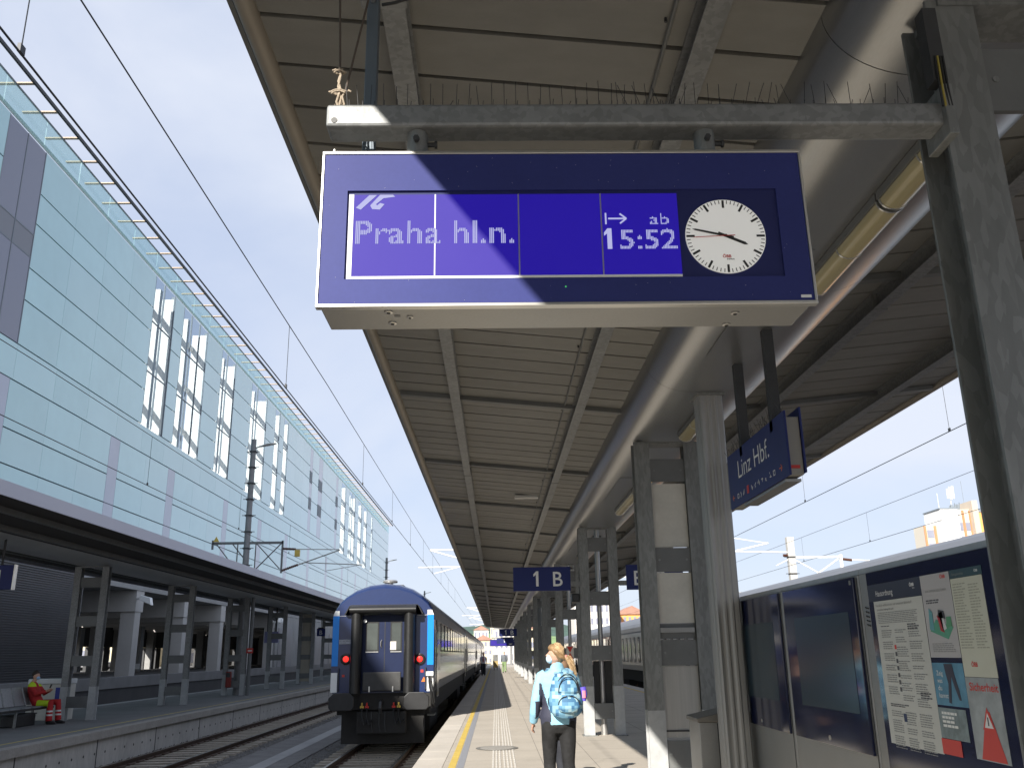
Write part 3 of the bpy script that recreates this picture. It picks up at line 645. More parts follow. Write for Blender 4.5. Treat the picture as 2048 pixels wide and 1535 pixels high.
MB().box(XF-.0034, XF-.0026, 5.50, 5.54, 1.20, 1.245).build('pictogram', mat('picto_blue', (.03, .05, .12), .5), p1)
p2 = sheet('poster', 5.092, 4.758, 1.562, 2.0, paper3, d3, .0024)
fit('ÖBB', .018, .06, (XF-.0024, 4.86, 1.97), YR, UZ, inkr, p2, bold=.03, depth=.001)
fit('WIR ÖFFNEN ALLE TÜREN', .013, .24, (XF-.0024, 5.05, 1.905), YR, UZ, inkg, p2, depth=.001); lines(p2, 5.055, 4.90, 1.84, 1.865, 2, ink, h=.6); lines(p2, 5.05, 4.80, 1.585, 1.635, 5, inkg, rag=.1)
pic = MB(); pic.prism([(5.05, 1.70), (4.86, 1.655), (4.79, 1.715), (4.97, 1.76)], 'x', XF-.0042, XF-.003); pic.build('picture_base', mat('print_green', (.10, .33, .22), .5), p2)
for c, pts in (((.13, .35, .38), [(5.05, 1.71), (5.0, 1.70), (5.0, 1.80), (5.035, 1.82)]), ((.42, .04, .05), [(4.93, 1.70), (4.89, 1.69), (4.90, 1.77), (4.95, 1.78)]), ((.62, .62, .62), [(4.90, 1.70), (4.86, 1.71), (4.89, 1.80), (4.93, 1.79)]), ((.06, .06, .07), [(4.94, 1.77), (4.86, 1.76), (4.87, 1.80), (4.93, 1.81)]), ((.10, .30, .16), [(4.86, 1.71), (4.80, 1.72), (4.80, 1.77), (4.85, 1.77)])):
    MB().prism(pts, 'x', XF-.0052, XF-.0043).build('picture_shape', mat('print_%d%d%d' % tuple(int(q*100) for q in c), c, .5), p2)
p3 = sheet('poster', 5.095, 4.758, 1.318, 1.535, mat('print_sky', (.10, .26, .38), .5, 0, 12, .25), d3, .0024)
for i, wd in enumerate(('Zeig', 'was', 'du', 'kannst')): fit(wd, .026, (.07, .055, .04, .10)[i], (XF-.0024, 5.055, 1.47-i*.038), YR, UZ, 'white', p3, depth=.001)
sk = MB(); sk.prism([(4.96, 1.53), (4.87, 1.53), (4.86, 1.48), (4.83, 1.40), (4.82, 1.35), (4.84, 1.35), (4.87, 1.41), (4.895, 1.47), (4.905, 1.43), (4.93, 1.33), (4.955, 1.335), (4.935, 1.43), (4.95, 1.48)], 'x', XF-.0042, XF-.003)
sk.build('figure_print', mat('print_figure', (.045, .045, .07), .5), p3)
p4 = sheet('poster', 5.10, 4.80, 1.15, 1.305, mat('print_mountain', (.20, .25, .26), .5, 0, 14, .45), d3, .0024)
lines(p4, 5.06, 4.88, 1.20, 1.285, 4, 'white', h=.6); MB().box(XF-.0034, XF-.0026, 4.895, 5.105, 1.07, 1.148).build('red_strip', inkr, p4)
p5 = sheet('poster', 4.752, 4.435, 1.47, 1.957, paper2, d3, .0024); h5 = sheet('poster_header', 4.752, 4.428, 1.959, 2.002, mat('poster_teal', (.03, .07, .085), .4), d3)
fit('Fahrgastrechte', .014, .12, (XF-.002, 4.73, 1.972), YR, UZ, inkg, h5, depth=.001); fit('ÖBB', .012, .035, (XF-.002, 4.50, 1.975), YR, UZ, 'white', h5, bold=.02, depth=.001)
lines(p5, 4.735, 4.60, 1.60, 1.93, 24, mat('ink_faint', (.36, .36, .29), .6), rag=.4); lines(p5, 4.58, 4.46, 1.60, 1.92, 23, MATS['ink_faint'], rag=.4); fit('ÖBB', .022, .06, (XF-.0024, 4.665, 1.52), YR, UZ, inkr, p5, bold=.03, depth=.001)
p6 = sheet('poster', 4.755, 4.44, 1.08, 1.468, mat('print_station', (.34, .37, .38), .5, 0, 9, .3), d3, .0024)
fit('Sicherheit', .04, .27, (XF-.0024, 4.72, 1.405), YR, UZ, inkr, p6, bold=.015, depth=.001)
MB().prism([(4.70, 1.085), (4.47, 1.085), (4.565, 1.31), (4.60, 1.31)], 'x', XF-.0042, XF-.003).build('red_cone_print', inkr, p6)
MB().prism([(4.645, 1.225), (4.525, 1.225), (4.585, 1.33)], 'x', XF-.0052, XF-.0044).build('warning_triangle_rim', inkr, p6)
MB().prism([(4.625, 1.235), (4.545, 1.235), (4.585, 1.305)], 'x', XF-.0060, XF-.0054).build('warning_triangle_field', 'white', p6); MB().box(XF-.0068, XF-.0062, 4.580, 4.590, 1.245, 1.285).build('exclamation_mark', ink, p6)
# low steel box at the far end of the cabinets
bx = thing('junction_box', (2.2, 9.6, 0), 'low steel junction box with sloped lid at the foot of the fluted post', 'box')
MB().box(2.02, 2.42, 9.45, 9.95, 0, .93).build('box_body', 'stainless', bx, bevel=.006)
MB().prism([(2.0, .932), (2.44, .932), (2.44, 1.06), (2.0, .97)], 'y', 9.43, 9.97).build('lid', mat('lid_steel', (.23, .215, .19), .5, .5, 4, .1), bx, bevel=.006)
MB().box(2.20, 2.206, 9.445, 9.4495, .05, .92).build('door_gap', 'black', bx)
# fluted post
fp = thing('fluted_post', (2.245, 8.95, 0), 'fluted aluminium post rising from the cabinets to the canopy girder', 'post')
b = MB(); poly = []
for i in range(48):
    t = 2*math.pi*i/48; r = .140-.012*(1 if (i % 4) in (0, 1) else 0); s = max(abs(math.cos(t)), abs(math.sin(t)))
    poly.append((2.245+r*math.cos(t)/max(s, .80)*.92, 8.95+r*math.sin(t)/max(s, .80)*.92))
b.prism(poly, 'z', 0, 4.172); b.build('shaft', mat('dull_aluminium', (.36, .35, .33), .5, .5, 3, .1, stretch=(1, 1, .1)), fp)
MB().box(2.10, 2.39, 8.80, 9.10, 4.145, 4.172).build('cap_plate', 'galv', fp)
# ================================================================== SIGNS
SG = thing('station_sign', (2.33, 7.5, 4.17), 'double-bladed blue station name sign hanging on two posts', 'sign')
for y in (6.96, 7.89): MB().box(2.245, 2.325, y-.04, y+.04, 3.30, 4.172).build('hanger_post', 'darksteel', SG)
L1 = MB().box(2.245, 2.262, 6.63, 8.385, 2.885, 3.39).build('sign_blade', 'blue', SG, bevel=.003); MB().box(2.390, 2.407, 6.70, 8.60, 2.915, 3.435).build('sign_blade', 'blue', SG, bevel=.003)
MB().box(2.2635, 2.388, 6.72, 8.5, 2.90, 3.36).build('sign_box', mat('sign_box_grey', (.30, .29, .265), .6), SG, bevel=.004)
MB().box(2.29, 2.36, 6.714, 6.7185, 2.95, 2.975).build('red_label', 'red', SG)
MB().box(2.2645, 2.388, 6.8, 8.0, 2.862, 2.884).build('bottom_rail', 'stainless', SG)
fit('Linz Hbf.', .172, .95, (2.245, 8.03, 3.12), YR, UZ, 'white', L1, bold=-.004, depth=.002)
ic = MB(); zz = 2.955
for i, yy in enumerate((8.12, 8.02, 7.93, 7.66, 7.56, 7.46, 7.35, 7.24, 7.12, 7.02)):
    if i in (0, 9):
        for a0, a1, c0, c1 in ((0, .05, .03, .036), (0, .05, -.006, 0), (0, .007, 0, .03), (.043, .05, 0, .03)): ic.box(2.2425, 2.2438, yy-a1, yy-a0, zz+c0, zz+c1)
    else:
        r = random.Random(i); 
        for j in range(3): ic.bar((2.2431, yy-r.uniform(0, .045), zz+r.uniform(-.01, .045)), (2.2431, yy-r.uniform(0, .045), zz+r.uniform(-.01, .045)), .008, .001, (1, 0, 0))
ic.build('pictograms', 'white', L1)
MB().box(2.242, 2.2438, 7.74, 7.80, zz-.015, zz+.055).build('red_pictogram', 'red', L1)
aw = MB()
for y0, d in ((8.28, 1), (6.86, -1)):
    aw.bar((2.2431, y0, zz+.02), (2.2431, y0-.07, zz+.02), .008, .001, (1, 0, 0)); t_ = y0 if d == 1 else y0-.07
    aw.bar((2.2431, t_, zz+.02), (2.2431, t_-d*.025, zz+.045), .008, .001, (1, 0, 0)); aw.bar((2.2431, t_, zz+.02), (2.2431, t_-d*.025, zz-.005), .008, .001, (1, 0, 0))
aw.build('direction_arrows', 'orange', L1)
sk2 = MB()
for i in range(60):
    y = random.uniform(6.65, 8.4); sk2.ptube([(2.253, y, 3.39), (2.253+random.uniform(-.04, .03), y+random.uniform(-.03, .03), 3.39+random.uniform(.05, .1))], .0015, 4)
tag(sk2.build('bird_spikes', 'darksteel', SG), kind='stuff')
def track_sign(x0, x1, z0, z1, y, items, label, group=None, hang=None, arm=None):
    t = thing('platform_sign', ((x0+x1)/2, y, z1), label, 'sign', group)
    f = MB().box(x0, x1, y, y+.06, z0, z1).build('sign_panel', 'blue', t, bevel=.004)
    for s, cap, wd, xo, zo in items:
        if s == '1': one(xo, zo, cap, cap*.17, y-.001, 'white', f)
        else: fit(s, cap, wd, (xo, y-.001, zo), RX, UZ, 'white', f, bold=.008, depth=.003)
    if arm: MB().box(*arm).build('arm', 'galv', t)
    if hang:
        for hx in hang: MB().box(hx-.02, hx+.02, y+.02, y+.05, z1, 4.40).build('hanger', 'darksteel', t)
    return t
G3 = 'blue platform and section signs'
track_sign(.375, 1.578, 2.855, 3.345, 19.02, [('1', .31, .12, .80, 2.95), ('B', .31, .20, 1.21, 2.95)], 'large blue sign reading 1 B on the column above the woman', G3, arm=(1.55, 1.8, 19.08, 19.14, 2.95, 3.05))
track_sign(2.76, 3.96, 2.855, 3.37, 19.05, [('B', .31, .20, 2.92, 2.95), ('2', .31, .2, 3.4, 2.95)], 'blue sign with a letter B half hidden behind the panelled column', G3, arm=(2.6, 2.78, 19.08, 19.14, 2.95, 3.05))
track_sign(.18, 1.17, 2.53, 2.92, 51.3, [('1', .25, .1, .50, 2.6), ('B', .25, .17, .82, 2.6)], 'small distant blue 1 B sign far down the platform', G3, arm=(1.15, 1.8, 51.34, 51.4, 2.66, 2.74))
track_sign(.05, 1.1, 2.20, 2.52, 57.5, [('1', .2, .08, .48, 2.27)], 'distant blue track sign below the small 1 B sign', G3, arm=(1.08, 1.8, 57.54, 57.6, 2.3, 2.38))
fd = thing('departure_display', (.1, 62, 2.6), 'tiny far departure display glowing blue beside the distant signs', 'display board')
MB().box(-.40, 1.25, 62, 62.2, 2.08, 2.52).build('housing', 'navy', fd); MB().box(-.33, .72, 61.99, 61.998, 2.14, 2.44).build('lcd_screen', 'lcd', fd); MB().disc((.98, 61.995, 2.3), .13, (0, -1, 0), 20, .004).build('clock_face', 'white', fd); MB().box(-.3, 1.7, 62.05, 62.15, 2.58, 2.66).build('arm', 'galv', fd); MB().box(-.1, -.06, 62.06, 62.1, 2.52, 2.6).build('hanger', 'galv', fd); MB().box(.9, .94, 62.06, 62.1, 2.52, 2.6).build('hanger', 'galv', fd)
# ================================================================== LEFT PLATFORM CANOPY AND FRAMES
LX = -12.4
LC_ = thing('platform_canopy', (LX, 60, 4.36), 'dark-bellied canopy with pale fascia over the left platform', 'canopy')
for s in (1, -1):
    f = lambda d: LX+s*d
    b = MB(); ys = (-8, 175)
    def wedge(b, pts): b.prism([(f(d), z) for d, z in pts], 'y', *ys)
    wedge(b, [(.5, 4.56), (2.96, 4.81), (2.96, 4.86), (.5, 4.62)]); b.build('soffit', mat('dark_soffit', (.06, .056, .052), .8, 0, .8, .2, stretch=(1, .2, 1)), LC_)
    b = MB(); wedge(b, [(2.97, 4.67), (3.0, 4.67), (3.0, 4.955), (2.97, 4.955)]); b.build('fascia', mat('lilac_grey_fascia', (.44, .44, .50), .5, 0, .4, .06), LC_)
    b = MB(); wedge(b, [(0, 4.70), (2.96, 4.87), (2.96, 4.94), (0, 4.80)]); b.build('roof_sheet', 'painted', LC_)
    for d in (1.1, 2.1):
        b = MB(); zz = 4.56+(d-.5)*.1; wedge(b, [(d-.05, zz-.12), (d+.05, zz-.12), (d+.05, zz), (d-.05, zz)]); b.build('purlin', 'painted', LC_)
b = MB()
for k in range(45): b.box(LX-2.9, LX+2.9, 4+3.9*k, 4.1+3.9*k, 4.50, 4.56)
lg = [(LX+(x-2.24)*1.0, z+.21) for x, z in prof]
MB().prism(lg, 'y', -8, 175).build('casing_run', mat('left_casing', (.50, .50, .49), .35, .5, 1, .08), LC_, smooth=True)
G4 = 'ladder frame columns of the left platform'
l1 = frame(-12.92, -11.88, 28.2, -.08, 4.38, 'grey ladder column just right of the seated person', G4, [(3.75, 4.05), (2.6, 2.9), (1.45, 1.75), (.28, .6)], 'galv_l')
LFY = [28.2+8.15*k for k in range(12)]
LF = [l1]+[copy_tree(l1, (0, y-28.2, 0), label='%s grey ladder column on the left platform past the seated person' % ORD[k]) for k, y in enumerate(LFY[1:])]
MB().box(-12.68, -12.1, LFY[4]-.05, LFY[4]+.02, .1, 4.3).build('infill_panel', mat('beige_panel', (.34, .31, .25), .5, 0, 3, .1), LF[4])
MB().tube((-11.72, LFY[2], -.08), (-11.72, LFY[2], 4.4), .09, 12).build('rain_pipe', 'painted', LF[2], smooth=True)
ex = thing('fire_extinguisher', (-12.5, LFY[2]-.2, -.08), 'red extinguisher cabinet low on a left platform column', 'extinguisher')
MB().box(-12.70, -12.47, LFY[2]-.30, LFY[2]-.13, .3, 1.0).build('cabinet_box', mat('dull_red', (.22, .02, .015), .5), ex, bevel=.02); MB().box(-12.68, -12.49, LFY[2]-.305, LFY[2]-.301, .75, .95).build('door_plate', 'darksteel', ex)
rs = thing('red_notice', (-11.7, LFY[2]-.11, 2.0), 'small red notice plate high on the left platform column pipe', 'sign')
MB().box(-11.86, -11.55, LFY[2]-.13, LFY[2]-.11, 1.82, 2.05).build('plate', 'red', rs); MB().box(-11.80, -11.60, LFY[2]-.134, LFY[2]-.131, 1.9, 1.96).build('plate_text', 'white', rs)
sgn = thing('platform_sign', (-12.1, 22, 4.4), 'blue sign showing the numeral 1 at the far left picture edge', 'sign', G3)
pn = MB().box(-13.3, -11.58, 22, 22.1, 3.27, 3.845).build('sign_panel', 'blue', sgn, bevel=.01); MB().box(-11.58, -11.55, 21.99, 22.11, 3.26, 3.855).build('side_trim', 'silver', sgn)
one(-12.0, 3.39, .34, .06, 21.995, 'white', pn)
for hx in (-12.9, -11.9): MB().box(hx-.02, hx+.02, 22.03, 22.07, 3.84, 4.5).build('hanger', 'darksteel', sgn)
sb = thing('platform_sign', (-12.6, 67, 4.4), 'small dark sign with letter B on a rod under the left canopy', 'sign', G3)
pn = MB().box(-12.93, -12.34, 67, 67.1, 3.02, 3.55).build('sign_panel', 'blue', sb); fit('B', .3, .2, (-12.74, 67, 3.13), RX, UZ, 'white', pn, depth=.003); MB().box(-12.66, -12.62, 67.03, 67.07, 3.5, 4.6).build('hanger', 'darksteel', sb); MB().box(-12.85, -12.45, 66.95, 67.15, 3.55, 3.62).build('sign_cap', 'black', sb)
ld = thing('departure_display', (-12.9, 52, 4.4), 'small pale violet display hanging under the left canopy', 'display board')
MB().box(-13.95, -13.12, 56.0, 56.3, 2.45, 3.1).build('housing', mat('violet_screen', (.16, .17, .34), .3), ld)
for hx in (-13.8, -13.3): MB().box(hx-.04, hx+.04, 56.1, 56.2, 3.1, 4.55).build('hanger', 'darksteel', ld)
# bench and white box
BN = thing('bench', (-12.97, 26, -.08), 'grey perforated metal bench under the seated person in red', 'bench')
bm_ = mat('perforated_steel', (.30, .31, .32), .5, .4, 20, .15)
for k in range(7):
    y = 23.3+.58*k
    MB().box(-13.24, -12.74, y, y+.50, .385, .415).build('seat', bm_, BN); c = MB(); c.prism([(-13.24, .44), (-13.21, .44), (-13.38, .92), (-13.41, .86)], 'y', y, y+.50); c.build('backrest', bm_, BN)
MB().box(-13.24, -12.72, 23.2, 27.4, .33, .385).build('seat_rail', 'black', BN)
for y in (23.6, 25.4, 27.15): 
    MB().box(-12.80, -12.75, y-.03, y+.03, -.08, .33).build('leg', 'galv', BN); MB().box(-13.22, -13.17, y-.03, y+.03, -.08, .33).build('leg', 'galv', BN)
WB = thing('white_box', (-13.52, 28.6, -.08), 'white waste box with blue sticker behind the bench end', 'box')
MB().box(-14.07, -12.87, 28.5, 29.0, -.08, .95).build('box_body', 'whitepanel', WB, bevel=.02); MB().box(-14.09, -12.85, 28.48, 29.02, .955, 1.10).build('lid', 'cwhite', WB, bevel=.02); MB().box(-13.24, -13.04, 28.488, 28.498, .45, .85).build('sticker', mat('blue_sticker', (.03, .05, .35), .5), WB)
WG = thing('waste_bin', (-13.22, 26.8, -.08), 'dark box standing under the bench', 'box'); MB().box(-13.37, -12.82, 25.6, 26.6, -.07, .22).build('box_body', 'black', WG, bevel=.02); MB().box(-13.39, -12.80, 25.58, 26.62, .222, .25).build('lid', 'darksteel', WG)

# ================================================================== GLASS BUILDING
FX = -21.0
GB = thing('glass_building', (FX-2, 80, -1.5), 'long pale turquoise glass building along the left platform', 'building')
ROWS_U = [15.05, 17.15, 18.7, 20.9, 22.42, 24.6]; ROWS_L = [5.86, 7.9, 9.73, 11.25, 13.4]
def pan(y0, y1, z0, z1, nm='glass_panel', m='aqua', x=FX, th=.06):
    return MB().box(x-th, x, y0+.007, y1-.007, z0+.03, z1-.03).build(nm, m, GB)
stf = MB(); parts = 0
def panels(y0, y1, rows, n=None):
    global parts
    n = n or max(1, round((y1-y0)/3.6)); d = (y1-y0)/n
    for i in range(n):
        for r in range(len(rows)-1):
            a, b_ = y0+d*i, y0+d*(i+1)
            if 33 < a < 112 and parts < 290:
                pan(a, b_, rows[r], rows[r+1], m=random.choice(['aqua', 'aqua', 'aqua2'])); parts += 1
            else: stf.box(FX-.06, FX, a+.007, b_-.007, rows[r]+.03, rows[r+1]-.03)
CLEAR = [[51.8, 53.4, 55.25], [57.05, 58.75, 60.5, 62.2], [65.9, 67.4, 69.6], [74.7, 76.7, 80.1], [83.4, 85.3], [87.1, 89.0], [121.9, 125.5], [128.7, 131.5, 134.4], [137.5, 141.0], [143.5, 147.0], [152.2, 154.0]]
TINT = [[34.25, 35.85, 37.5]]
STRIP = [[100.4, 101.8], [105.6, 107.9], [117.5, 119.0]]
segs = sorted([(w[0], w[-1], w, 'c') for w in CLEAR]+[(w[0], w[-1], w, 't') for w in TINT]+[(w[0], w[-1], w, 's') for w in STRIP]); y = 12.0
for a, b_, w, k in segs:
    panels(y, a, ROWS_U); y = b_
    for i in range(len(w)-1):
        if k == 's':
            MB().box(FX-.06, FX, w[i]+.02, w[i+1]-.02, 15.07, 24.58).build('tinted_strip', 'lilac', GB)
            for zz in (17.6, 20.6): MB().box(FX, FX+.03, w[i]+.03, w[i+1]-.03, zz, zz+1.3).build('shade_panel', 'mull', GB)
            continue
        zs = [15.05, 18.4, 21.6, 24.6] if k == 'c' else [15.05, 19.2, 20.3, 24.6]
        for r in range(3):
            m = 'clear' if k == 'c' else ('dglass' if r != 1 else mat('grey_spandrel', (.20, .21, .24), .4, 0))
            MB().box(FX-.045, FX-.015, w[i]+.03, w[i+1]-.03, zs[r]+.03, zs[r+1]-.03).build('window_pane', m, GB)
        for zz in zs[1:-1]: MB().box(FX-.08, FX-.004, w[i]+.03, w[i+1]-.03, zz-.03, zz+.03).build('transom', 'mull', GB)
        MB().box(FX-.10, FX+.002, w[i]-.028, w[i]+.028, 15.07, 24.58).build('mullion', 'mull', GB)
    MB().box(FX-.10, FX+.002, b_-.028, b_+.028, 15.07, 24.58).build('mullion', 'mull', GB)
    if k == 'c':
        dp = .42*(b_-a)*.36+.25
        MB().box(FX-.12-dp, FX-.12, b_+.032, b_+.5, 15.2, 24.4).build('window_reveal', 'facwhite', GB)
        if len(w) > 2: MB().box(FX-.9, FX-.35, w[1]+.1, w[1]+.5, 15.2, 24.4).build('inner_column', 'facwhite', GB)
        for zz in (16.9, 20.0, 23.2): MB().box(FX-1.25, FX-1.0, a-.4, b_+.4, zz, zz+.28).build('inner_beam', 'facwhite', GB)
panels(y, 177.5, ROWS_U)
# band of panels under the windows and the lower rows with tinted strips between
bnd = [12.0+3.65*i for i in range(46)]
for i in range(45):
    if 33 < bnd[i] < 100: pan(bnd[i], bnd[i+1], 13.4, 15.05, m=random.choice(['aqua', 'aqua2'])); parts += 1
    else: stf.box(FX-.06, FX, bnd[i]+.018, bnd[i+1]-.018, 13.42, 15.03)
st_y = [(36.0, 37.35), (47.95, 49.24), (56.9, 58.17), (69.1, 70.3), (79.5, 80.8), (90, 91.3), (101, 102.3), (112, 113.3), (124, 125.3), (136, 137.3), (148, 149.3), (160, 161.3)]; y = 12.0
for a, b_ in st_y:
    panels(y, a, ROWS_L); y = b_
    for z0, z1 in ((5.86, 9.73), (9.73, 13.4)): MB().box(FX-.06, FX, a+.02, b_-.02, z0+.02, z1-.02).build('tinted_strip', 'lilac', GB)
panels(y, 177.5, ROWS_L)
stf.box(FX-.06, FX, -60, 11.98, 5.86, 24.6)
tag(stf.build('glass_panels', 'aqua', GB), kind='stuff')
MB().box(FX-.30, FX-.12, -60, 51.7, 6.0, 24.58).build('backing_wall', 'mull', GB)
for a, b_ in ((55.3, 57.0), (62.3, 65.8), (69.7, 74.6), (80.2, 83.3), (85.4, 87.0), (89.1, 121.8), (125.6, 128.6), (134.5, 137.4), (141.1, 143.4), (147.1, 152.1), (154.1, 177.5)): MB().box(FX-.30, FX-.12, a, b_, 15.05, 24.58).build('backing_wall', 'mull', GB)
MB().box(FX-.30, FX-.12, 51.7, 177.5, 5.9, 15.05).build('backing_wall', 'mull', GB)
MB().box(FX-9, FX-.3, 51.5, 177.5, 14.4, 14.8).build('terrace_slab', 'facwhite', GB)
# end wall
MB().box(FX-6, FX-.1, 177.55, 177.8, 6, 24.5).build('end_wall', 'aqua', GB)
# glass parapet with timber slats out to a dark rail
pg = [MB().box(FX-.03, FX, 30.02, 33.58, 24.64, 26.08).build('parapet_pane', 'parapet', GB)]
for k in range(1, 41): dup_part(pg[0], (0, 3.6*k, 0))
MB().box(FX-.05, FX+.02, 20, 177.6, 26.085, 26.15).build('parapet_rail', 'mull', GB); MB().box(FX-.45, FX-.35, 20, 177.6, 25.1, 25.25).build('parapet_beam', 'catsteel', GB)
sl0 = MB().box(FX-.9, -20.23, 34.32, 34.48, 26.16, 26.22).build('roof_slat', 'brown', GB)
for k in range(1, 66): dup_part(sl0, (0, 2.2*k, 0))
MB().box(-20.26, -20.16, 20, 177.6, 26.10, 26.26).build('edge_rail', 'darksteel', GB)
# white block behind seen through the windows
WBk = thing('white_block', (-32, 80, -1.5), 'white sunlit block seen through the tall glass building windows', 'building')
MB().box(-40, -31, 40, 175, 14, 18.6).build('wall', 'facwhite', WBk)
wn = MB()
for k in range(40): 
    y = 42+3.3*k; MB().box(-30.99, -30.95, y, y+1.2, 15.6, 17.4).build('window', 'dglass', WBk)
# ---- street level under the building
HL = thing('undercroft', (-27, 80, .65), 'dark open undercroft with pale pillars below the glass building', 'building')
MB().box(-36, -20.95, 20, 180, 5.50, 5.83).build('ceiling_slab', 'wallc2', HL)
MB().box(-60, -20.35, 20, 180, .3, .65).build('floor', 'asphalt', HL)
p0 = MB().box(-21.9, -21.05, 54.0, 54.85, .65, 4.3).build('pillar', 'pillar', HL, bevel=.03); b0 = MB().box(-36, -21.0, 53.85, 55.0, 4.30, 5.49).build('cross_beam', 'pillar', HL)
q0 = MB().box(-30.9, -30.2, 54.1, 54.8, .65, 4.3).build('back_pillar', 'wallc2', HL); q1 = MB().box(-36, -35.3, 54.1, 54.8, .65, 4.3).build('back_pillar', 'wallc2', HL)
for k in range(1, 15):
    for o in (p0, b0, q0, q1): dup_part(o, (0, 8.4*k, 0))
CW = MB(); z = .72
CW.box(-21.0, -20.85, 20, 46.2, .65, 5.80)
while z < 5.7: CW.prism([(-20.85, z), (-20.79, z+.012), (-20.79, z+.05), (-20.85, z+.062)], 'y', 20, 46.2); z += .105
CW.build('corrugated_wall', 'corr', HL)
MB().box(-21.05, -20.85, 88, 180, .65, 5.45).build('grey_wall', 'wallc2', HL)
for k in range(8): MB().box(-20.84, -20.80, 89+9*k, 95+9*k, .7, 4.3).build('wall_panel', mat('wall_panel_grey', (.24, .24, .25), .6, 0, .3, .12), HL)
MB().box(-36.4, -36.1, 20, 180, 2.75, 5.49).build('added_back_wall', 'darksteel', HL)  # dark wall and piers below, added to dim the bright street behind
for k in range(40): MB().box(-36.4, -36.1, 46.6+3.3*k, 47.9+3.3*k, .65, 2.74).build('added_back_pier', 'darksteel', HL)
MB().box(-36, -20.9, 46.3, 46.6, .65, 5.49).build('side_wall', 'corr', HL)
LWW = tag(MB().box(-20.55, -20.2, 0, 180, -1.5, .18).build('low_wall', mat('dark_concrete', (.075, .075, .078), .9, 0, .5, .2)), 'low grey concrete wall beyond the left platform', 'wall'); MB().box(-20.6, -20.15, 0, 180, .182, .74).build('parapet', mat('coping_pale', (.22, .22, .22), .85, 0, 1, .15), LWW)  # lower wall in a darker tone than the parapet on top
for i, k in enumerate((0, 4)):
    y = 54+8.4*k; la = thing('floodlight', (-20.9, y, 4.9), ('small white floodlight on the first pale pillar of the undercroft', 'small white floodlight on a farther pillar beside the letter B sign')[i], 'lamp')
    MB().bar((-21.0, y-.1, 5.0), (-20.6, y-.3, 5.05), .1, .1).build('bracket', 'cwhite', la); MB().prism([(-20.75, 4.95), (-20.0, 4.62), (-20.1, 5.05), (-20.65, 5.2)], 'y', y-.5, y-.1).build('head', 'cwhite', la, bevel=.02)
ac = thing('air_conditioner', (-20.5, 96, 5.1), 'small pale air conditioning unit high on the undercroft wall', 'appliance'); MB().box(-20.8, -20.2, 86, 87.4, 4.7, 5.5).build('casing', 'cwhite', ac, bevel=.03); MB().lathe([(.28, 0), (.22, -.03)], (-20.5, 85.99, 5.1), 'y', 16).build('fan_grille', 'darksteel', ac)
# buildings and cars in the street beyond
def block(name, x0, x1, y0, y1, z0, z1, m, label, nx, nz, group='sunlit houses beyond the undercroft', wm='dglass', roof=None):
    t = thing(name, ((x0+x1)/2, (y0+y1)/2, z0), label, 'building', group); MB().box(x0, x1, y0, y1, z0, z1).build('wall', m, t)
    dx = (x1-x0)/nx; dz = (z1-z0)/nz; w0 = None
    for i in range(nx):
        for j in range(nz):
            if w0 is None:
                w0 = MB().box(x0+dx*.25, x0+dx*.75, y0-.06, y0+.05, z0+dz*.3, z0+dz*.8).build('window', wm, t)
            else: dup_part(w0, (dx*i, 0, dz*j))
    if roof: MB().prism([(x0-.4, z1), (x1+.4, z1), ((x0+x1)/2, z1+(x1-x0)*.28)], 'y', y0-.4, y1+.4).build('roof', roof, t)
    else: MB().box(x0-.2, x1+.2, y0-.2, y1+.2, z1, z1+.4).build('roof', 'wallc2', t)
    return t
cream = mat('cream_render', (.66, .58, .40), .8, 0, .3, .06); pinkr = mat('warm_white_render', (.68, .64, .58), .8, 0, .3, .06)
block('town_house', -58, -44, 122, 135, .3, 10, cream, 'cream house glimpsed left between undercroft pillars', 5, 3)
block('town_house', -76, -62, 122, 138, .3, 11, pinkr, 'pale house glimpsed far left through the undercroft', 5, 3); block('town_house', -42.5, -37.5, 128, 140, .3, 8, pinkr, 'narrow pale house glimpsed right between undercroft pillars', 2, 3)
def car(x, y, m, lab):
    t = thing('parked_car', (x, y, .65), lab, 'car', 'cars parked in the street beyond the undercroft'); z = .65
    MB().prism([(x-2, z+.3), (x+2, z+.3), (x+2.05, z+.75), (x+1.2, z+.9), (x+.6, z+1.4), (x-1.2, z+1.42), (x-1.9, z+.9), (x-2.05, z+.7)], 'y', y, y+1.7).build('body', m, t, bevel=.08)
    MB().prism([(x+1.05, z+.9), (x+.55, z+1.34), (x-1.1, z+1.36), (x-1.6, z+.9)], 'y', y-.01, y+1.71).build('windows', 'cglass', t)
    for wx in (-1.25, 1.25):
        for wy in (y+.05, y+1.65): MB().lathe([(.31, -.09), (.31, .09)], (x+wx, wy, z+.31), 'y', 14).build('wheel', 'rubber', t)
car(-40, 92, mat('car_silver', (.5, .5, .52), .3, .5), 'silver car glimpsed between the first undercroft pillars'); car(-46, 104, 'cwhite', 'white car glimpsed through the undercroft')
for i, (x, y) in enumerate(((-24.5, 63.2), (-25.5, 64.5))):
    t = thing('traffic_barrier', (x, y, .65), ('red and white barrier board in front under the building', 'red and white barrier board behind under the building')[i], 'barrier')
    MB().box(x-.5, x+.5, y, y+.06, 1.0, 1.35).build('board', 'cwhite', t); MB().box(x-.2, x+.15, y-.01, y-.001, 1.0, 1.35).build('stripe', 'red', t); MB().box(x-.05, x+.05, y, y+.06, .65, 1.0).build('post', 'red', t)
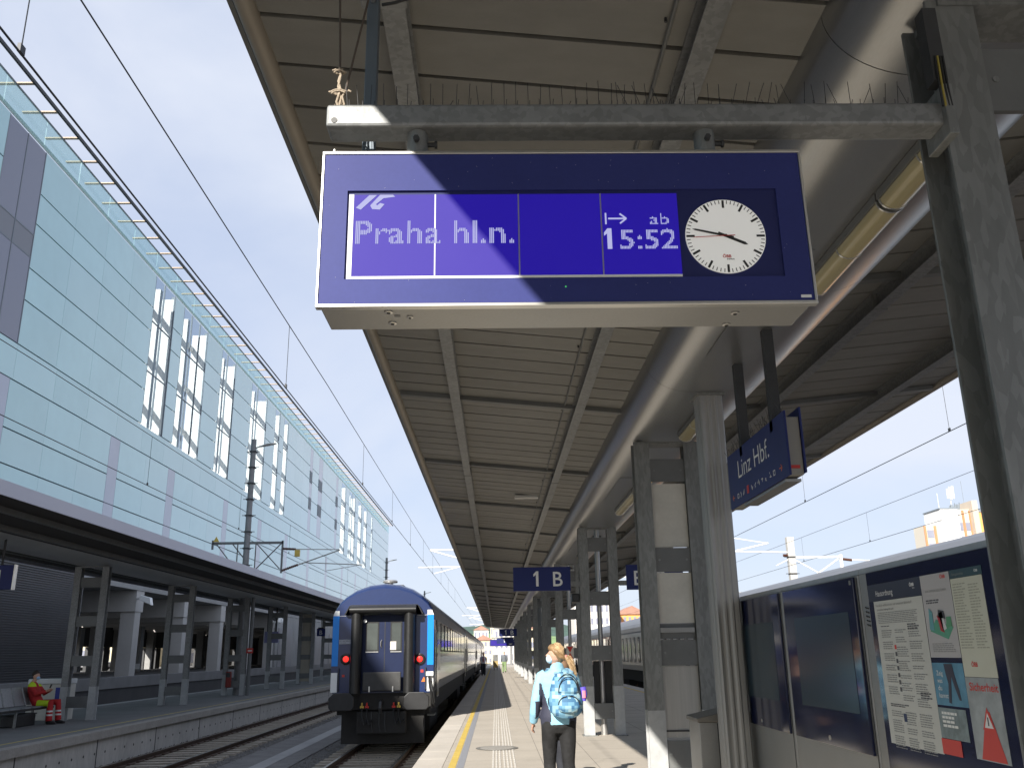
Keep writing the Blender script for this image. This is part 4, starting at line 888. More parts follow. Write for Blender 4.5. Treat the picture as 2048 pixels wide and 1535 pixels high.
# ================================================================== TRAINS
PROF = [(1.34, .66), (1.395, .92), (1.40, 2.3), (1.39, 2.55), (1.335, 2.84), (1.22, 3.03), (1.05, 3.20), (.78, 3.37), (.42, 3.495), (0, 3.54)]
def shell(cx, ya, yb, side_m, roof_m, end_m, t, dome=True, hatches=True):
    full = [(-d, z) for d, z in PROF]+[(d, z) for d, z in reversed(PROF[:-1])]
    secs = [(0, .985, .15), (.05, .993, .09), (.14, 1, .04), (.35, 1, 0)] if dome else [(0, 1, 0)]
    def sec(y, sx, drop): return [(cx+d*sx, y, z-drop*max(0, min(1, (z-2.4)/1.1))) for d, z in full]
    L = [sec(ya+o, s, d) for o, s, d in secs]+[sec(yb-o, s, d) for o, s, d in reversed(secs)]
    n = len(full); nb = {'s': MB(), 'r': MB(), 'e': MB(), 'f': MB()}
    for i in range(len(L)-1):
        mid = (i == len(secs)-1)
        for k in range(n-1):
            z = (full[k][1]+full[k+1][1])/2
            key = ('e' if i < len(secs) else 'f') if not mid else ('r' if z > 2.62 else 's')
            nb[key].quad(L[i][k], L[i][k+1], L[i+1][k+1], L[i+1][k])
    nb['e'].add(L[0], [tuple(range(n))]); nb['f'].add(L[-1], [tuple(range(n))])
    for key, nm, m in (('s', 'side_wall', side_m), ('r', 'roof', roof_m), ('e', 'end_wall', end_m), ('f', 'end_wall', end_m)):
        o = nb[key].build(nm, m, t, smooth=True)
        if nm == 'roof' and hatches:
            rbm = MB()
            for k in range(9):
                y = ya+1.6+k*2.9
                if y < yb-1: rbm.box(cx-.35, cx+.35, y, y+.7, 3.5, 3.60)
            rbm.build('roof_hatches', 'croof', o)
    return L
def coach(cx, ya, ln, label, side_m, roof_m, end_m, sides=(1,), hatches=True, win_z=(1.70, 2.52), group=None, nw=11, winw=1.25):
    t = thing('railway_coach', (cx, ya, -.75), label, 'train', group); yb = ya+ln
    shell(cx, ya, yb, side_m, roof_m, end_m, t, True, cx < 0)
    MB().box(cx-1.25, cx+1.25, ya+.4, yb-.4, .1, .658).build('underframe', 'under', t)
    for yy in (ya+3.6, yb-3.6):
        b = MB().box(cx-1.15, cx+1.15, yy-1.7, yy+1.7, -.45, .05).build('bogie', 'under', t)
        for dy in (-1.25, 1.25):
            for s in (-1, 1): MB().lathe([(.2, -.06), (.46, -.06), (.46, .05), (.49, .055), (.49, .07)], (cx+s*.75, yy+dy, -.27), 'x', 20).build('wheel', 'rail', b)
    for s in sides:
        xf = cx+s*1.402; w0 = None
        for k in range(nw):
            y = ya+2.6+k*(ln-5.2)/nw+.25
            if w0 is None:
                w0 = MB().box(xf-.012, xf+.012, y, y+winw, *win_z).build('window', 'rubber', t); v0 = MB().box(xf-.014, xf+.014, y+.05, y+winw-.05, win_z[0]+.05, win_z[1]-.05).build('pane', 'cglass', w0); y_0 = y
            else:
                c = dup_part(w0, (0, y-y_0, 0)); c2 = v0.copy(); COL.objects.link(c2); c2.parent = c
        for y in (ya+.75, yb-1.75):
            d = MB().box(xf-.01, xf+.014, y, y+1.0, .50, 2.56).build('door', 'cglass' if side_m == 'cgrey' else side_m, t); MB().box(xf-.01, xf+.018, y+.2, y+.8, 1.6, 2.4).build('door_window', 'cglass', d); MB().box(xf, xf+.05, y+.9, y+.94, 1.2, 1.9).build('door_handle', 'silver', d)
            MB().box(xf-.15*s-.1, xf-.15*s+.1, y+.1, y+.9, .02, .06).build('step', 'galv', t)
    return t
YT = 25.2; TX = -3.06
c0 = coach(TX, YT, 26.0, 'dark blue sleeping coach end with red tail lamps at the near platform', 'cgrey', 'croof', 'cblue', group='coaches of the train on the left of the near platform')
E = YT
bl = MB()                                                      # rubber gangway
g0 = thing; c = c0
for x in (-3.757, -2.328): MB().ptube([(x, E-.20, .66), (x, E-.20, 2.80)], [(.148, .20), (.148, .20)], 18, ref=(1, 0, 0)).build('gangway_tube', 'rubber', c, smooth=True)
MB().ptube([(-3.93, E-.22, 2.80), (-2.15, E-.22, 2.80)], [(.13, .24), (.13, .24)], 18, ref=(0, 0, 1)).build('gangway_tube', 'rubber', c, smooth=True)
MB().prism([(-3.92, 2.925), (-2.16, 2.925), (-2.10, 2.925), (-1.97, 2.70), (-2.0, 2.685), (-2.13, 2.945), (-3.95, 2.945), (-4.08, 2.685), (-4.11, 2.70), (-3.98, 2.925)], 'y', E-.16, E-.03).build('gangway_hood', 'rubber', c)
dr = MB().box(-3.62, -2.46, E-.035, E-.012, .70, 2.66).build('end_door', mat('door_dark_blue', (.008, .015, .05), .45, 0, 3, .15, spec=.25), c, bevel=.005)
for x0, x1 in ((-3.526, -3.17), (-2.862, -2.545)):
    w = MB().box(x0, x1, E-.042, E-.036, 1.71, 2.50).build('window', 'rubber', dr); MB().box(x0+.035, x1-.035, E-.046, E-.0425, 1.76, 2.46).build('pane', mat('door_glass', (.055, .065, .06), .1, 0, 2, .3, coat=.4), w); MB().box(x0+.01, x1-.01, E-.055, E-.037, 1.70, 1.725).build('sill', 'silver', w)
MB().box(-2.86, -2.70, E-.0475, E-.0465, 1.76, 1.98).build('paper_notice', 'rib', dr); MB().box(-3.02, -3.0, E-.041, E-.036, .75, 2.5).build('door_seam', 'black', dr)
MB().ptube([(-3.09, E-.04, 1.82), (-3.11, E-.08, 1.86), (-3.11, E-.08, 1.98), (-3.09, E-.04, 2.02)], .012, 8).build('door_handle', 'silver', dr, smooth=True)
MB().box(-3.545, -2.53, E-.30, E-.25, .72, 1.20).build('footplate', mat('footplate_grey', (.045, .045, .045), .6, .2, 6, .2), c, bevel=.03)
for x in (-3.36, -2.74): MB().box(x-.015, x+.015, E-.32, E-.301, .70, .84).build('footplate_hinge', 'silver', c)
MB().ptube([(-3.55, E-.05, 2.52), (-3.55, E-.10, 2.52)], .045, 12).build('door_lamp', 'cwhite', c)
for x, z in ((-4.047, 1.54), (-2.06, 1.512)):
    o = MB().lathe([(.15, 0), (.15, -.035), (.115, -.05), (.115, -.02)], (x, E-.005, z), 'y', 24).build('lamp_ring', 'rubber', c, smooth=True); MB().lathe([(.078, -.01), (.074, -.05), (.03, -.062)], (x, E-.005, z), 'y', 20).build('lamp_lens', 'lamp_red', o, smooth=True)
for x0, x1 in ((-4.432, -4.262), (-1.862, -1.690)):
    MB().box(x0, x1, E-.012, E-.002, 1.36, 2.665).build('sky_blue_stripe', 'clight', c); MB().prism([(x0, 2.667), (x1, 2.667), (x1-(.05 if x0 > -3 else 0), 2.80), (x0+(.05 if x0 < -3 else 0), 2.80)], 'y', E-.012, E-.002).build('white_cap', 'cwhite', c)
MB().box(-4.432, -4.262, E-.03, E-.002, .69, 1.19).build('white_block', 'cwhite', c); MB().box(-1.862, -1.69, E-.012, E-.002, .69, 1.10).build('white_block', 'cwhite', c)
so_ = MB().box(-1.88, -1.68, E-.12, E-.013, 1.08, 1.19).build('socket_box', 'cwhite', c, bevel=.01); MB().ptube([(-1.79, E-.1, 1.07), (-1.79, E-.12, .95), (-1.77, E-.14, .8), (-1.72, E-.16, .6), (-1.70, E-.14, .45), (-1.66, E-.1, .3)], .028, 8).build('jumper_cable', 'rubber', so_, smooth=True); MB().ptube([(-1.73, E-.13, .95), (-1.68, E-.16, .7), (-1.64, E-.14, .4)], .018, 8).build('jumper_cable', 'rubber', so_, smooth=True)
MB().box(-4.14, -4.07, E-.008, E-.002, 1.08, 1.14).build('red_mark', 'red', c); MB().box(-2.03, -1.96, E-.008, E-.002, 1.17, 1.24).build('red_mark', 'red', c)
MB().prism([(-2.01, .93), (-1.88, .93), (-1.945, 1.06)], 'y', E-.008, E-.002).build('warning_triangle', 'orange', c)
pl = MB().box(-4.245, -3.93, E-.008, E-.002, 1.93, 2.045).build('number_plate', mat('plate_grey', (.35, .36, .40), .5), c)
fit('61 54 20-41', .035, .28, (-4.23, E-.008, 1.995), RX, UZ, 'black', pl, depth=.002); fit('CZ-CD', .03, .17, (-4.23, E-.008, 1.945), RX, UZ, 'black', pl, depth=.002)
MB().box(-4.43, -3.95, E-.006, E-.001, 2.66, 2.668).build('pin_stripe', 'cwhite', c); MB().box(-2.15, -1.69, E-.006, E-.001, 2.66, 2.668).build('pin_stripe', 'cwhite', c)
for s, x in ((-1, -4.02), (1, -2.08)):
    h = MB().prism([(x-.33, .34), (x-.26, .26), (x+.26, .26), (x+.33, .34), (x+.33, .58), (x+.2, .70), (x-.2, .70), (x-.33, .58)], 'y', E-.72, E-.66).build('buffer_head', mat('buffer_grey', (.017, .017, .018), .5, .1, 6, .3), c, bevel=.02); MB().tube((x, E-.66, .47), (x, E+.3, .47), .12, 14).build('buffer_shank', 'under', h)
MB().box(-4.35, -1.75, E-.05, E+.4, .25, .655).build('head_stock', 'under', c)
MB().box(-4.15, -1.95, E+.25, E+.6, -.62, .22).build('brake_gear', 'under', c); MB().box(-3.7, -2.4, E-.1, E+.2, -.35, .2).build('draw_gear', 'under', c, bevel=.03)
MB().ptube([(-3.05, E-.08, .45), (-3.05, E-.35, .42), (-3.05, E-.42, .30), (-3.05, E-.36, .20), (-3.05, E-.30, .24)], .045, 8).build('draw_hook', 'darksteel', c, smooth=True)
for i, (x, m) in enumerate(((-3.56, 'yellow'), (-3.43, 'red'), (-2.72, 'red'), (-2.59, 'yellow'))):
    o = MB().box(x-.05, x+.05, E-.16, E-.1, .29, .35); o.box(x-.02, x+.02, E-.18, E-.1, .35, .43); o = o.build('brake_cock', m, c, bevel=.012); MB().ptube([(x, E-.14, .29), (x+.02, E-.25, .05), (x+.08, E-.28, -.1), (x+.15, E-.2, .0)], .025, 8).build('brake_hose', 'rubber', o, smooth=True)
for x in (-3.3, -3.1, -2.95): MB().ptube([(x, E-.11, .2), (x, E-.13, -.1), (x+.03, E-.11, -.3)], .02, 6).build('chain_link', 'darksteel', c)
for x in (-4.22, -1.90):
    MB().ptube([(x, E-.01, .72), (x, E-.06, .74), (x, E-.06, 1.28), (x, E-.01, 1.30)], .014, 8).build('hand_rail', 'darksteel', c, smooth=True)
MB().lathe([(.08, 0), (.08, .10), (.20, .10), (.21, .14), (.17, .18), (.05, .19)], (-3.0, E+.9, 3.50), 'z', 22).build('roof_ventilator', 'alu', c, smooth=True)
CG = 'coaches of the train on the left of the near platform'
for k, nm in enumerate(('second blue coach of the train at the near platform', 'third coach of the train receding along the near platform', 'farthest visible coach of the train at the near platform')):
    coach(TX, YT+26.4*(k+1), 26.0, nm, 'cgrey', 'croof', 'cgrey', group=CG)
MB().box(-3.7, -2.4, E+25.9, E+26.5, .8, 2.8).build('gangway', 'rubber', c0)
RG = 'coaches of the train on the far side of the near platform'
coach(8.85, 5.0, 27.6, 'red coach half hidden behind the information cabinets', 'cred', 'croof', 'cred', sides=(-1,), group=RG)
coach(8.85, 33.0, 26.4, 'grey coach with narrow upright windows seen between the columns', mat('coach_pale_grey', (.34, .335, .32), .3, .2, 1, .08, coat=.3), 'croof', 'cgrey', sides=(-1,), win_z=(1.05, 2.35), group=RG, nw=14, winw=.62)
coach(8.85, 59.8, 26.4, 'distant red coach beyond the grey coach', 'cred', 'croof', 'cred', sides=(-1,), group=RG)
coach(8.85, 86.6, 26.4, 'farthest grey coach behind the platform columns', 'cgrey', 'croof', 'cgrey', sides=(-1,), group=RG)

# ================================================================== OVERHEAD LINE
def wire_run(name, x, zc, zm, y0, y1, label, drops, sag=.35, span=58, ph=45):
    t = thing(name, (x, y0, zc), label, 'overhead wire', 'overhead wires of the station')
    zm_f = lambda y: zm+sag*((((y-ph)/span+.5) % 1-.5)**2*4-.5)*.8
    MB().ptube([(x, y0, zc), (x, y1, zc)], .0085, 6).build('contact_wire', 'wire', t); n = 60
    MB().ptube([(x, y0+(y1-y0)*i/n, zm_f(y0+(y1-y0)*i/n)) for i in range(n+1)], .0075, 6).build('messenger_wire', 'wire', t)
    for y in drops:
        d = MB().ptube([(x, y, zc), (x, y, zm_f(y))], .0045, 5).build('dropper', 'wire', t); MB().box(x-.012, x+.012, y-.03, y+.03, zc, zc+.06).build('dropper_clamp', 'wire', d)
    return t
wire_run('overhead_wire', -3.1, 5.46, 6.42, 2, 170, 'overhead wire over the blue train track', [5.05, 12.8, 20.8, 27, 33, 39, 45, 52, 60, 70], .12)
wire_run('overhead_wire', -8.43, 5.66, 6.86, 8, 170, 'overhead wire over the empty left track', [13.5, 21.56, 29.6, 37, 52, 60], .12)
wire_run('overhead_wire', 8.5, 5.45, 6.75, 8, 140, 'overhead wire above the red coach roof', [16.0, 24.1, 32, 40], .12); wire_run('overhead_wire', 14.1, 5.42, 6.55, 10, 140, 'overhead wire over the farther right track', [22, 33.5, 41], .12)
def rod(mb, *p, r=.03): return mb.ptube(list(p), r, 8)
def insul(p, q, t, m='insul'):
    p = Vector(p); q = Vector(q); b = MB(); n = 9
    b.ptube([p.lerp(q, i/(2*n)) for i in range(2*n+1)], [(.075 if i % 2 else .04) for i in range(2*n+1)], 10); b.build('insulator', m, t)
def mast(x, y, zt, label, lamp=True, dy=0):
    t = thing('catenary_mast', (x, y, -.08), label, 'mast', 'catenary masts')
    MB().ptube([(x, y, -.08), (x, y, zt)], [.19, .13], 12).build('pole', mat('mast_steel', (.24, .24, .24), .6, .3, 3, .15), t, smooth=True)
    rg = MB()
    z = 5.2
    while z < zt-.3: rg.bar((x-.34, y, z), (x+.34, y, z), .03, .03); rg.box(x-.17, x+.17, y-.17, y+.17, z-.05, z+.02); z += .82
    rg.build('step_rungs', 'darksteel', t)
    if lamp:
        a = MB(); rod(a, (x, y, zt-.5), (x+.35, y, zt-.35), r=.035); a.build('lamp_arm', 'painted', t); MB().ptube([(x+.3, y, zt-.38), (x+.7, y, zt-.28), (x+1.15, y, zt-.22)], [(.05, .04), (.13, .07), (.07, .04)], 12).build('lamp_head', 'catsteel', t, smooth=True)
    return t
def cantilever(t, y, xs, zs, tx, zc, zm, s, m='catsteel'):
    b = MB(); rod(b, (xs, y, zs[0]), (tx, y, zm), r=.03); rod(b, (xs, y, zs[1]), (tx-.15*s, y, zm+.05), r=.028); rod(b, (xs+s*.3, y, zs[1]+.1), (tx+s*1.0, y, zc+.12), r=.024); rod(b, (tx+s*.9, y, zc+.12), (tx-.1*s, y, zc+.02), r=.014)
    rod(b, (tx-s*.4, y, zm-.05), (tx+s*.2, y, zc+.13), r=.010); b.build('cantilever_tubes', m, t, smooth=True)
m1 = mast(LX, 45.15, 12.4, 'grey catenary mast with lamp and brackets behind the left canopy')
b = MB(); b.bar((-14.1, 45.15, 7.1), (-10.6, 45.15, 7.1), .09, .12); b.bar((-10.62, 45.15, 7.2), (-10.62, 45.15, 5.6), .09, .09); b.bar((-14.1, 45.15, 7.25), (-14.1, 45.15, 6.8), .09, .09)
for p, q in (((-11.9, 7.05), (-10.7, 5.8)), ((-10.7, 7.05), (-11.9, 5.8)), ((-12.3, 6.1), (-13.1, 7.05)), ((-13.9, 7.05), (-13.2, 6.2)), ((-11.95, 7.1), (-11.95, 5.7)), ((-12.85, 7.1), (-12.85, 5.7))): b.bar((p[0], 45.15, p[1]), (q[0], 45.15, q[1]), .05, .05)
b.build('bracket_frame', 'painted', m1)
insul((-10.6, 45.15, 6.80), (-9.95, 45.15, 6.76), m1); insul((-10.6, 45.15, 5.72), (-9.8, 45.15, 6.0), m1); MB().box(-9.98, -9.75, 45.05, 45.25, 6.40, 6.72).build('yellow_device', 'yellow', m1)
MB().prism([(-14.05, 7.16), (-13.75, 7.16), (-13.9, 7.42)], 'y', 45.0, 45.05).build('yellow_marker', 'yellow', m1)
b = MB(); rod(b, (-9.9, 45.15, 5.96), (-7.75, 45.15, 6.70)); rod(b, (-9.95, 45.15, 6.76), (-7.8, 45.15, 6.72), r=.022); rod(b, (-9.5, 45.15, 6.1), (-6.6, 45.15, 5.95), r=.024); rod(b, (-6.7, 45.15, 5.95), (-8.4, 45.15, 5.68), r=.014); rod(b, (-8.43, 45.15, 6.47), (-8.43, 45.15, 5.68), r=.01); b.build('cantilever_tubes', 'catsteel', m1, smooth=True)
m2 = mast(LX, 103.6, 12.3, 'distant catenary mast with lamp above the coach roof'); cantilever(m2, 103.6, -12.2, (5.7, 6.9), -8.43, 5.66, 6.86, 1)
m3 = mast(LX, 160, 12.3, 'farthest catenary mast with lamp past the glass building end'); cantilever(m3, 160, -12.2, (5.7, 6.9), -8.43, 5.66, 6.86, 1)
for i, y in enumerate((45.0, 103.6, 135)):
    m = mast(2.2, y, 8.0, 'cantilever mast on the near platform roof, %s down the platform' % ORD[i], lamp=False)
    b = MB(); rod(b, (2.1, y, 6.5), (-3.2, y, 6.62), r=.035); rod(b, (2.1, y, 5.05), (-3.25, y, 6.60), r=.035); rod(b, (2.1, y, 5.78), (-3.8, y, 5.76), r=.03); rod(b, (-1.8, y, 5.76), (-3.02, y, 5.45), r=.022); rod(b, (2.3, y, 6.5), (8.5, y, 6.72), r=.03); rod(b, (2.3, y, 5.2), (8.5, y, 6.7), r=.03); b.build('cantilever_tubes', 'facwhite', m, smooth=True)
m4 = mast(14.85, 45, 7.0, 'pale catenary mast above the information cabinets', lamp=False)
b = MB(); rod(b, (14.7, 45, 6.25), (12.0, 45, 6.33), r=.03); rod(b, (12.1, 45, 6.36), (13.75, 45, 6.72), r=.04); rod(b, (12.0, 45, 7.0), (13.7, 45, 6.72), r=.022); rod(b, (14.7, 45, 5.9), (14.05, 45, 5.6), r=.018); b.bar((15.0, 45, 6.0), (17.4, 45, 6.0), .09, .09); b.bar((17.35, 45, 6.1), (17.35, 45, 4.0), .12, .12); b.bar((15.0, 45, 5.9), (17.2, 45, 4.6), .05, .05); b.bar((17.2, 45, 5.9), (15.2, 45, 4.6), .05, .05); rod(b, (17.6, 45, 5.85), (20.5, 45, 5.7), r=.025); b.build('cantilever_tubes', 'facwhite', m4, smooth=True)
insul((14.7, 45, 6.1), (14.45, 45, 6.1), m4); insul((17.45, 45, 5.88), (17.9, 45, 5.82), m4)
MB().box(14.68, 15.02, 44.85, 45.15, -.9, 7.0).build('mast_casing', 'pillar', m4)
m5 = mast(11.2, 66, 8.2, 'pale catenary mast glimpsed between the open ladder columns', lamp=True); cantilever(m5, 66, 11.0, (5.6, 6.8), 8.5, 5.45, 6.75, -1, 'facwhite')

# ================================================================== FAR TOWN AND HILLS
orangem = mat('orange_render', (.72, .36, .12), .8, 0, .1, .1); terra = mat('terracotta_tiles', (.36, .20, .15), .9, 0, .5, .2)
TB = thing('tower_block', (107, 205, -1.5), 'orange and white tower block with roof antennas above the cabinets', 'building')
ow = mat('tower_white', (.74, .74, .72), .8, 0, .1, .05); obr = mat('tower_brick', (.46, .22, .11), .8, 0, .1, .1)
MB().box(97.7, 100.7, 202, 207, -1.5, 27.9).build('wing', mat('tower_cream', (.58, .54, .46), .8), TB); MB().box(100.6, 104.6, 199, 207, -1.5, 31.2).build('stair_tower', ow, TB); MB().box(104.5, 108.4, 201, 207, -1.5, 31.4).build('wing', MATS['tower_cream'], TB); MB().box(108.3, 109.6, 199.5, 207, -1.5, 33.2).build('chimney_shaft', mat('tower_beige', (.50, .43, .35), .8), TB); MB().box(109.5, 124, 200.5, 207, -1.5, 30.6).build('wing', orangem, TB)
for x in (97.7, 100.0, 104.5, 106.4, 108.0): MB().box(x, x+.5, 201.8 if x < 104 else 200.8, 202.0 if x < 104 else 201.0, -1.5, 27.9 if x < 101 else 31.2).build('brick_pilaster', obr, TB)
w0 = MB().box(98.4, 99.9, 201.9, 202.1, 25.2, 27.0).build('window', 'dglass', TB)
for j in range(1, 6): dup_part(w0, (0, 0, -3.1*j))
for x in (105.1, 106.95):
    w1 = MB().box(x, x+1.2, 200.9, 201.1, 26.6, 28.4).build('window', 'dglass', TB)
    for j in range(1, 6): dup_part(w1, (0, 0, -3.1*j))
for x in (116.2, 119.5):
    for j in range(5): MB().box(x, x+1.6, 200.4, 200.6, 26.2-3.1*j, 27.6-3.1*j).build('window', 'dglass', TB)
MB().box(110, 124, 200.6, 206, 30.7, 31.3).build('roof_rail', 'mull', TB); MB().box(100.4, 104.8, 198.9, 207, 31.25, 31.5).build('roof_cap', 'mull', TB)
for x, y, h in ((106.0, 204, 6.2), (117.5, 206, 5.5)):
    a = MB().tube((x, y, 31), (x, y, 31+h), .09, 8).build('antenna_pole', 'cwhite', TB)
    for dx in (-.7, 0, .6): MB().box(x+dx-.17, x+dx+.17, y-.5, y-.2, 31+h-3.1+abs(dx)*.4, 31+h-.2+dx*.5).build('panel_antenna', 'cwhite', a)
MB().tube((109.0, 204, 33), (109.0, 204, 38.5), .06, 6).build('lightning_rod', 'mull', TB); MB().tube((102.5, 203, 31), (102.5, 203, 35.5), .05, 6).build('lightning_rod', 'cwhite', TB)
cb = MB()
for i in range(9): cb.bar((104.2+.3*i, 202, 31.4), (104.6+.28*i, 202, 32.2+random.random()), .1, .3)
cb.build('roof_clutter', 'mull', TB)
BH = 'houses seen beyond the right-hand train'
block('apartment_block', 50.5, 60, 198, 220, -1.5, 13.2, orangem, 'long low orange lit block behind the cabinets', 6, 4, BH); block('apartment_block', 60.3, 66, 205, 220, -1.5, 11.5, cream, 'low cream block right of the orange one behind the cabinets', 3, 3, BH)
block('apartment_block', 18.5, 29, 215, 235, -1.5, 12.6, pinkr, 'pale apartment block framed by the open ladder columns', 9, 5, BH); block('apartment_block', 30.5, 38, 230, 245, -1.5, 10.5, orangem, 'orange apartment block framed by the open ladder columns', 6, 4, BH, roof=terra)
block('apartment_block', 41, 48.5, 240, 260, -1.5, 11.0, cream, 'cream block with tiled roof beyond the right-hand train', 6, 4, BH, roof=terra)
TG = 'houses at the far end of the tracks'
hs = [(-14, -7, 300, 6.5, pinkr, 0), (-6.6, -1, 280, 5.5, cream, 1), (-.6, 6, 310, 9.5, pinkr, 0), (-22, -15, 330, 8, cream, 1), (-9, -3, 380, 11, pinkr, 1), (-2.5, 3, 420, 13.5, cream, 1), (6.5, 14, 330, 10, cream, 1), (-31, -23, 350, 9, pinkr, 1)]
nm = ['low white house at the vanishing end of the platform', 'small cream house beside the far end of the train', 'tall white house closing the platform end', 'cream house left of the far train end', 'white house with tiled roof rising behind the platform end', 'tallest cream house behind the platform end', 'cream house right of the platform end', 'white house far left behind the train roof']
for i, (x0, x1, y, h, m, rf) in enumerate(hs): block('far_house', x0, x1, y, y+12, -1.6, h, m, nm[i], 4, 3, TG, roof=terra if rf else None)
def hill(name, x0, x1, y0, yd, h, m, seed, n=60, k=14):
    b = MB(); rows = []
    for j in range(k+1):
        for i in range(n+1):
            x = x0+(x1-x0)*i/n; y = y0+yd*j/k; e = math.sin(math.pi*i/n)**.6*math.sin(math.pi*min(1, j/k*1.0)/1.0 if j < k else math.pi)**.8 if j < k else 0
            z = -3+h*e*(.75+.5*noise.noise(Vector((x*.0022+seed, y*.002, seed))))+(7*noise.noise(Vector((x*.02, y*.02, seed))) if e > .02 else 0)
            b.v.append((x, y, z))
    for j in range(k):
        for i in range(n): a = j*(n+1)+i; b.f.append((a, a+1, a+n+2, a+n+1))
    return tag(b.build(name, m, smooth=True), kind='structure')
hill('far_hill', -1500, 900, 2300, 1400, 120, 'hill', 3.1); hill('meadow_hill', -700, 420, 1500, 700, 55, 'meadow', 8.4)
# ================================================================== PEOPLE
def remesh(mb, voxel, name, m, parent, mats=None, mfun=None, smooth=6):
    me = bpy.data.meshes.new('tmp'); me.from_pydata(mb.v, [], mb.f); bm = bmesh.new(); bm.from_mesh(me); bmesh.ops.recalc_face_normals(bm, faces=bm.faces); bm.to_mesh(me); bm.free()
    o = bpy.data.objects.new('tmp', me); COL.objects.link(o); r = o.modifiers.new('r', 'REMESH'); r.mode = 'VOXEL'; r.voxel_size = voxel
    if smooth: s = o.modifiers.new('s', 'SMOOTH'); s.iterations = smooth; s.factor = .5
    dg = bpy.context.evaluated_depsgraph_get(); new = bpy.data.meshes.new_from_object(o.evaluated_get(dg)); bpy.data.objects.remove(o); bpy.data.meshes.remove(me)
    off = WL.get(parent.name, Vector()) if parent else Vector()
    if mats:
        new.materials.clear()
        for q in mats: new.materials.append(M[q] if isinstance(q, str) else q)
        for p in new.polygons: p.material_index = mfun(p.center)
    for v in new.vertices: v.co -= off
    new.polygons.foreach_set('use_smooth', [True]*len(new.polygons))
    new.name = name
    if not mats: new.materials.clear(); new.materials.append(M[m] if isinstance(m, str) else m)
    o = bpy.data.objects.new(name, new); COL.objects.link(o)
    if parent: o.parent = parent; WL[o.name] = off
    return o
class Fig:
    """a figure from joint positions; T maps local (x right, y forward, z up) to the world"""
    def __init__(s, pos, yaw, k=1.0): s.m = Matrix.Translation(pos) @ Matrix.Rotation(yaw, 4, 'Z') @ Matrix.Scale(k, 4)
    def t(s, p): return s.m @ Vector(p)
    def limb(s, mb, pts, rad, n=12, ref=(1, 0, 0)):
        k = s.m.to_scale()[0]; r = s.m.to_3x3() @ Vector(ref)
        mb.ptube([s.t(p) for p in pts], [(a[0]*k, a[1]*k) if isinstance(a, (tuple, list)) else (a*k, a*k) for a in rad], n, ref=r)
    def ball(s, mb, c, a, b, d): k = s.m.to_scale()[0]; mb.ball(s.t(c), a*k, b*k, d*k, 14)
def hand_fingers(F, mb, wrist, dirv, side, palm=.085, curl=.35):
    """palm, four bent fingers of unequal length and a thumb leaving the side of the palm"""
    w = Vector(wrist); d = Vector(dirv).normalized(); s = Vector(side).normalized(); n = d.cross(s).normalized()
    F.limb(mb, [w-d*.03, w+d*.02, w+d*palm], [(.026, .019), (.036, .016), (.038, .014)], 10, ref=s)
    for i, ln in enumerate((.066, .076, .070, .054)):
        b = w+d*(palm-.008)+s*(.027-.018*i); q = b+d*ln*.5+n*.004; e = q+(d*math.cos(curl*1.6)+n*math.sin(curl*1.6))*ln*.5
        F.limb(mb, [b, q, e], [.0092, .0086, .007], 8, ref=s)
    b = w+d*.022+s*.028; q = b+d*.025+s*.022+n*.01; e = q+d*.032+s*.006+n*.012; F.limb(mb, [b, q, e], [.012, .0105, .008], 8, ref=n)
# ---- the woman with the backpack: walking away, head turned to the left
WX, WY = .675, 10.35
F = Fig((WX, WY, 0), R(4)); P1 = thing('person', (WX, WY, 0), 'fair-haired person in pale blue jacket and black trousers walking away with backpack', 'person')
hip = .90
body = MB(); jac = MB(); tro = MB()
tors = [((0, 0, .86), (.165, .115)), ((0, .0, .95), (.175, .125)), ((0, .01, 1.06), (.148, .105)), ((0, .01, 1.20), (.160, .108)), ((0, 0, 1.32), (.172, .105)), ((0, -.005, 1.39), (.155, .090)), ((0, 0, 1.435), (.075, .07))]
F.limb(body, [p for p, r in tors], [r for p, r in tors], 20); F.limb(jac, [(p[0], p[1], p[2]+(.0)) for p, r in tors], [(r[0]+.028, r[1]+.03) for p, r in tors], 24)
F.limb(body, [(0, 0, 1.40), (-.005, .02, 1.52)], [.052, .05]); F.limb(jac, [(0, 0, 1.40), (0, .0, 1.47), (-.003, .01, 1.495)], [(.11, .095), (.075, .078), (.068, .07)], 16)
arms = {-1: [(-.165, 0, 1.375), (-.215, -.02, 1.24), (-.245, -.03, 1.12), (-.262, .02, .99), (-.268, .075, .895)], 1: [(.165, 0, 1.375), (.215, .02, 1.24), (.235, .03, 1.12), (.20, .12, 1.02), (.15, .2, .99)]}
for s, a in arms.items():
    F.limb(body, a, [.048, .042, .038, .032, .025]); F.limb(jac, [(a[0][0]*.85, a[0][1], a[0][2]+.005)]+a, [.07, .071, .064, .058, .054, .045], 16)
    d = (Vector(a[-1])-Vector(a[-2])).normalized(); hand_fingers(F, body, Vector(a[-1])+d*.01, d+Vector((.0, .25, 0)), (-.25*s, 1, .2), curl=.5)
legs = {-1: [(-.088, 0, .88), (-.098, .03, .70), (-.10, .06, .47), (-.10, .03, .27), (-.10, -.03, .09)], 1: [(.088, 0, .88), (.095, -.02, .70), (.095, -.02, .47), (.095, -.12, .28), (.095, -.24, .13)]}
for s, a in legs.items():
    F.limb(body, a, [.082, .075, .055, .048, .036]); F.limb(tro, [(a[0][0], a[0][1], .93)]+a, [(.098, .125), (.105, .13), (.088, .10), (.066, .072), (.068, .072), (.072, .078)], 16)
    f0 = Vector(a[-1]); F.limb(body, [f0+Vector((0, -.05, -.05)), f0+Vector((0, .06, -.06)), f0+Vector((0, .17, -.075))], [(.035, .035), (.042, .034), (.035, .02)])
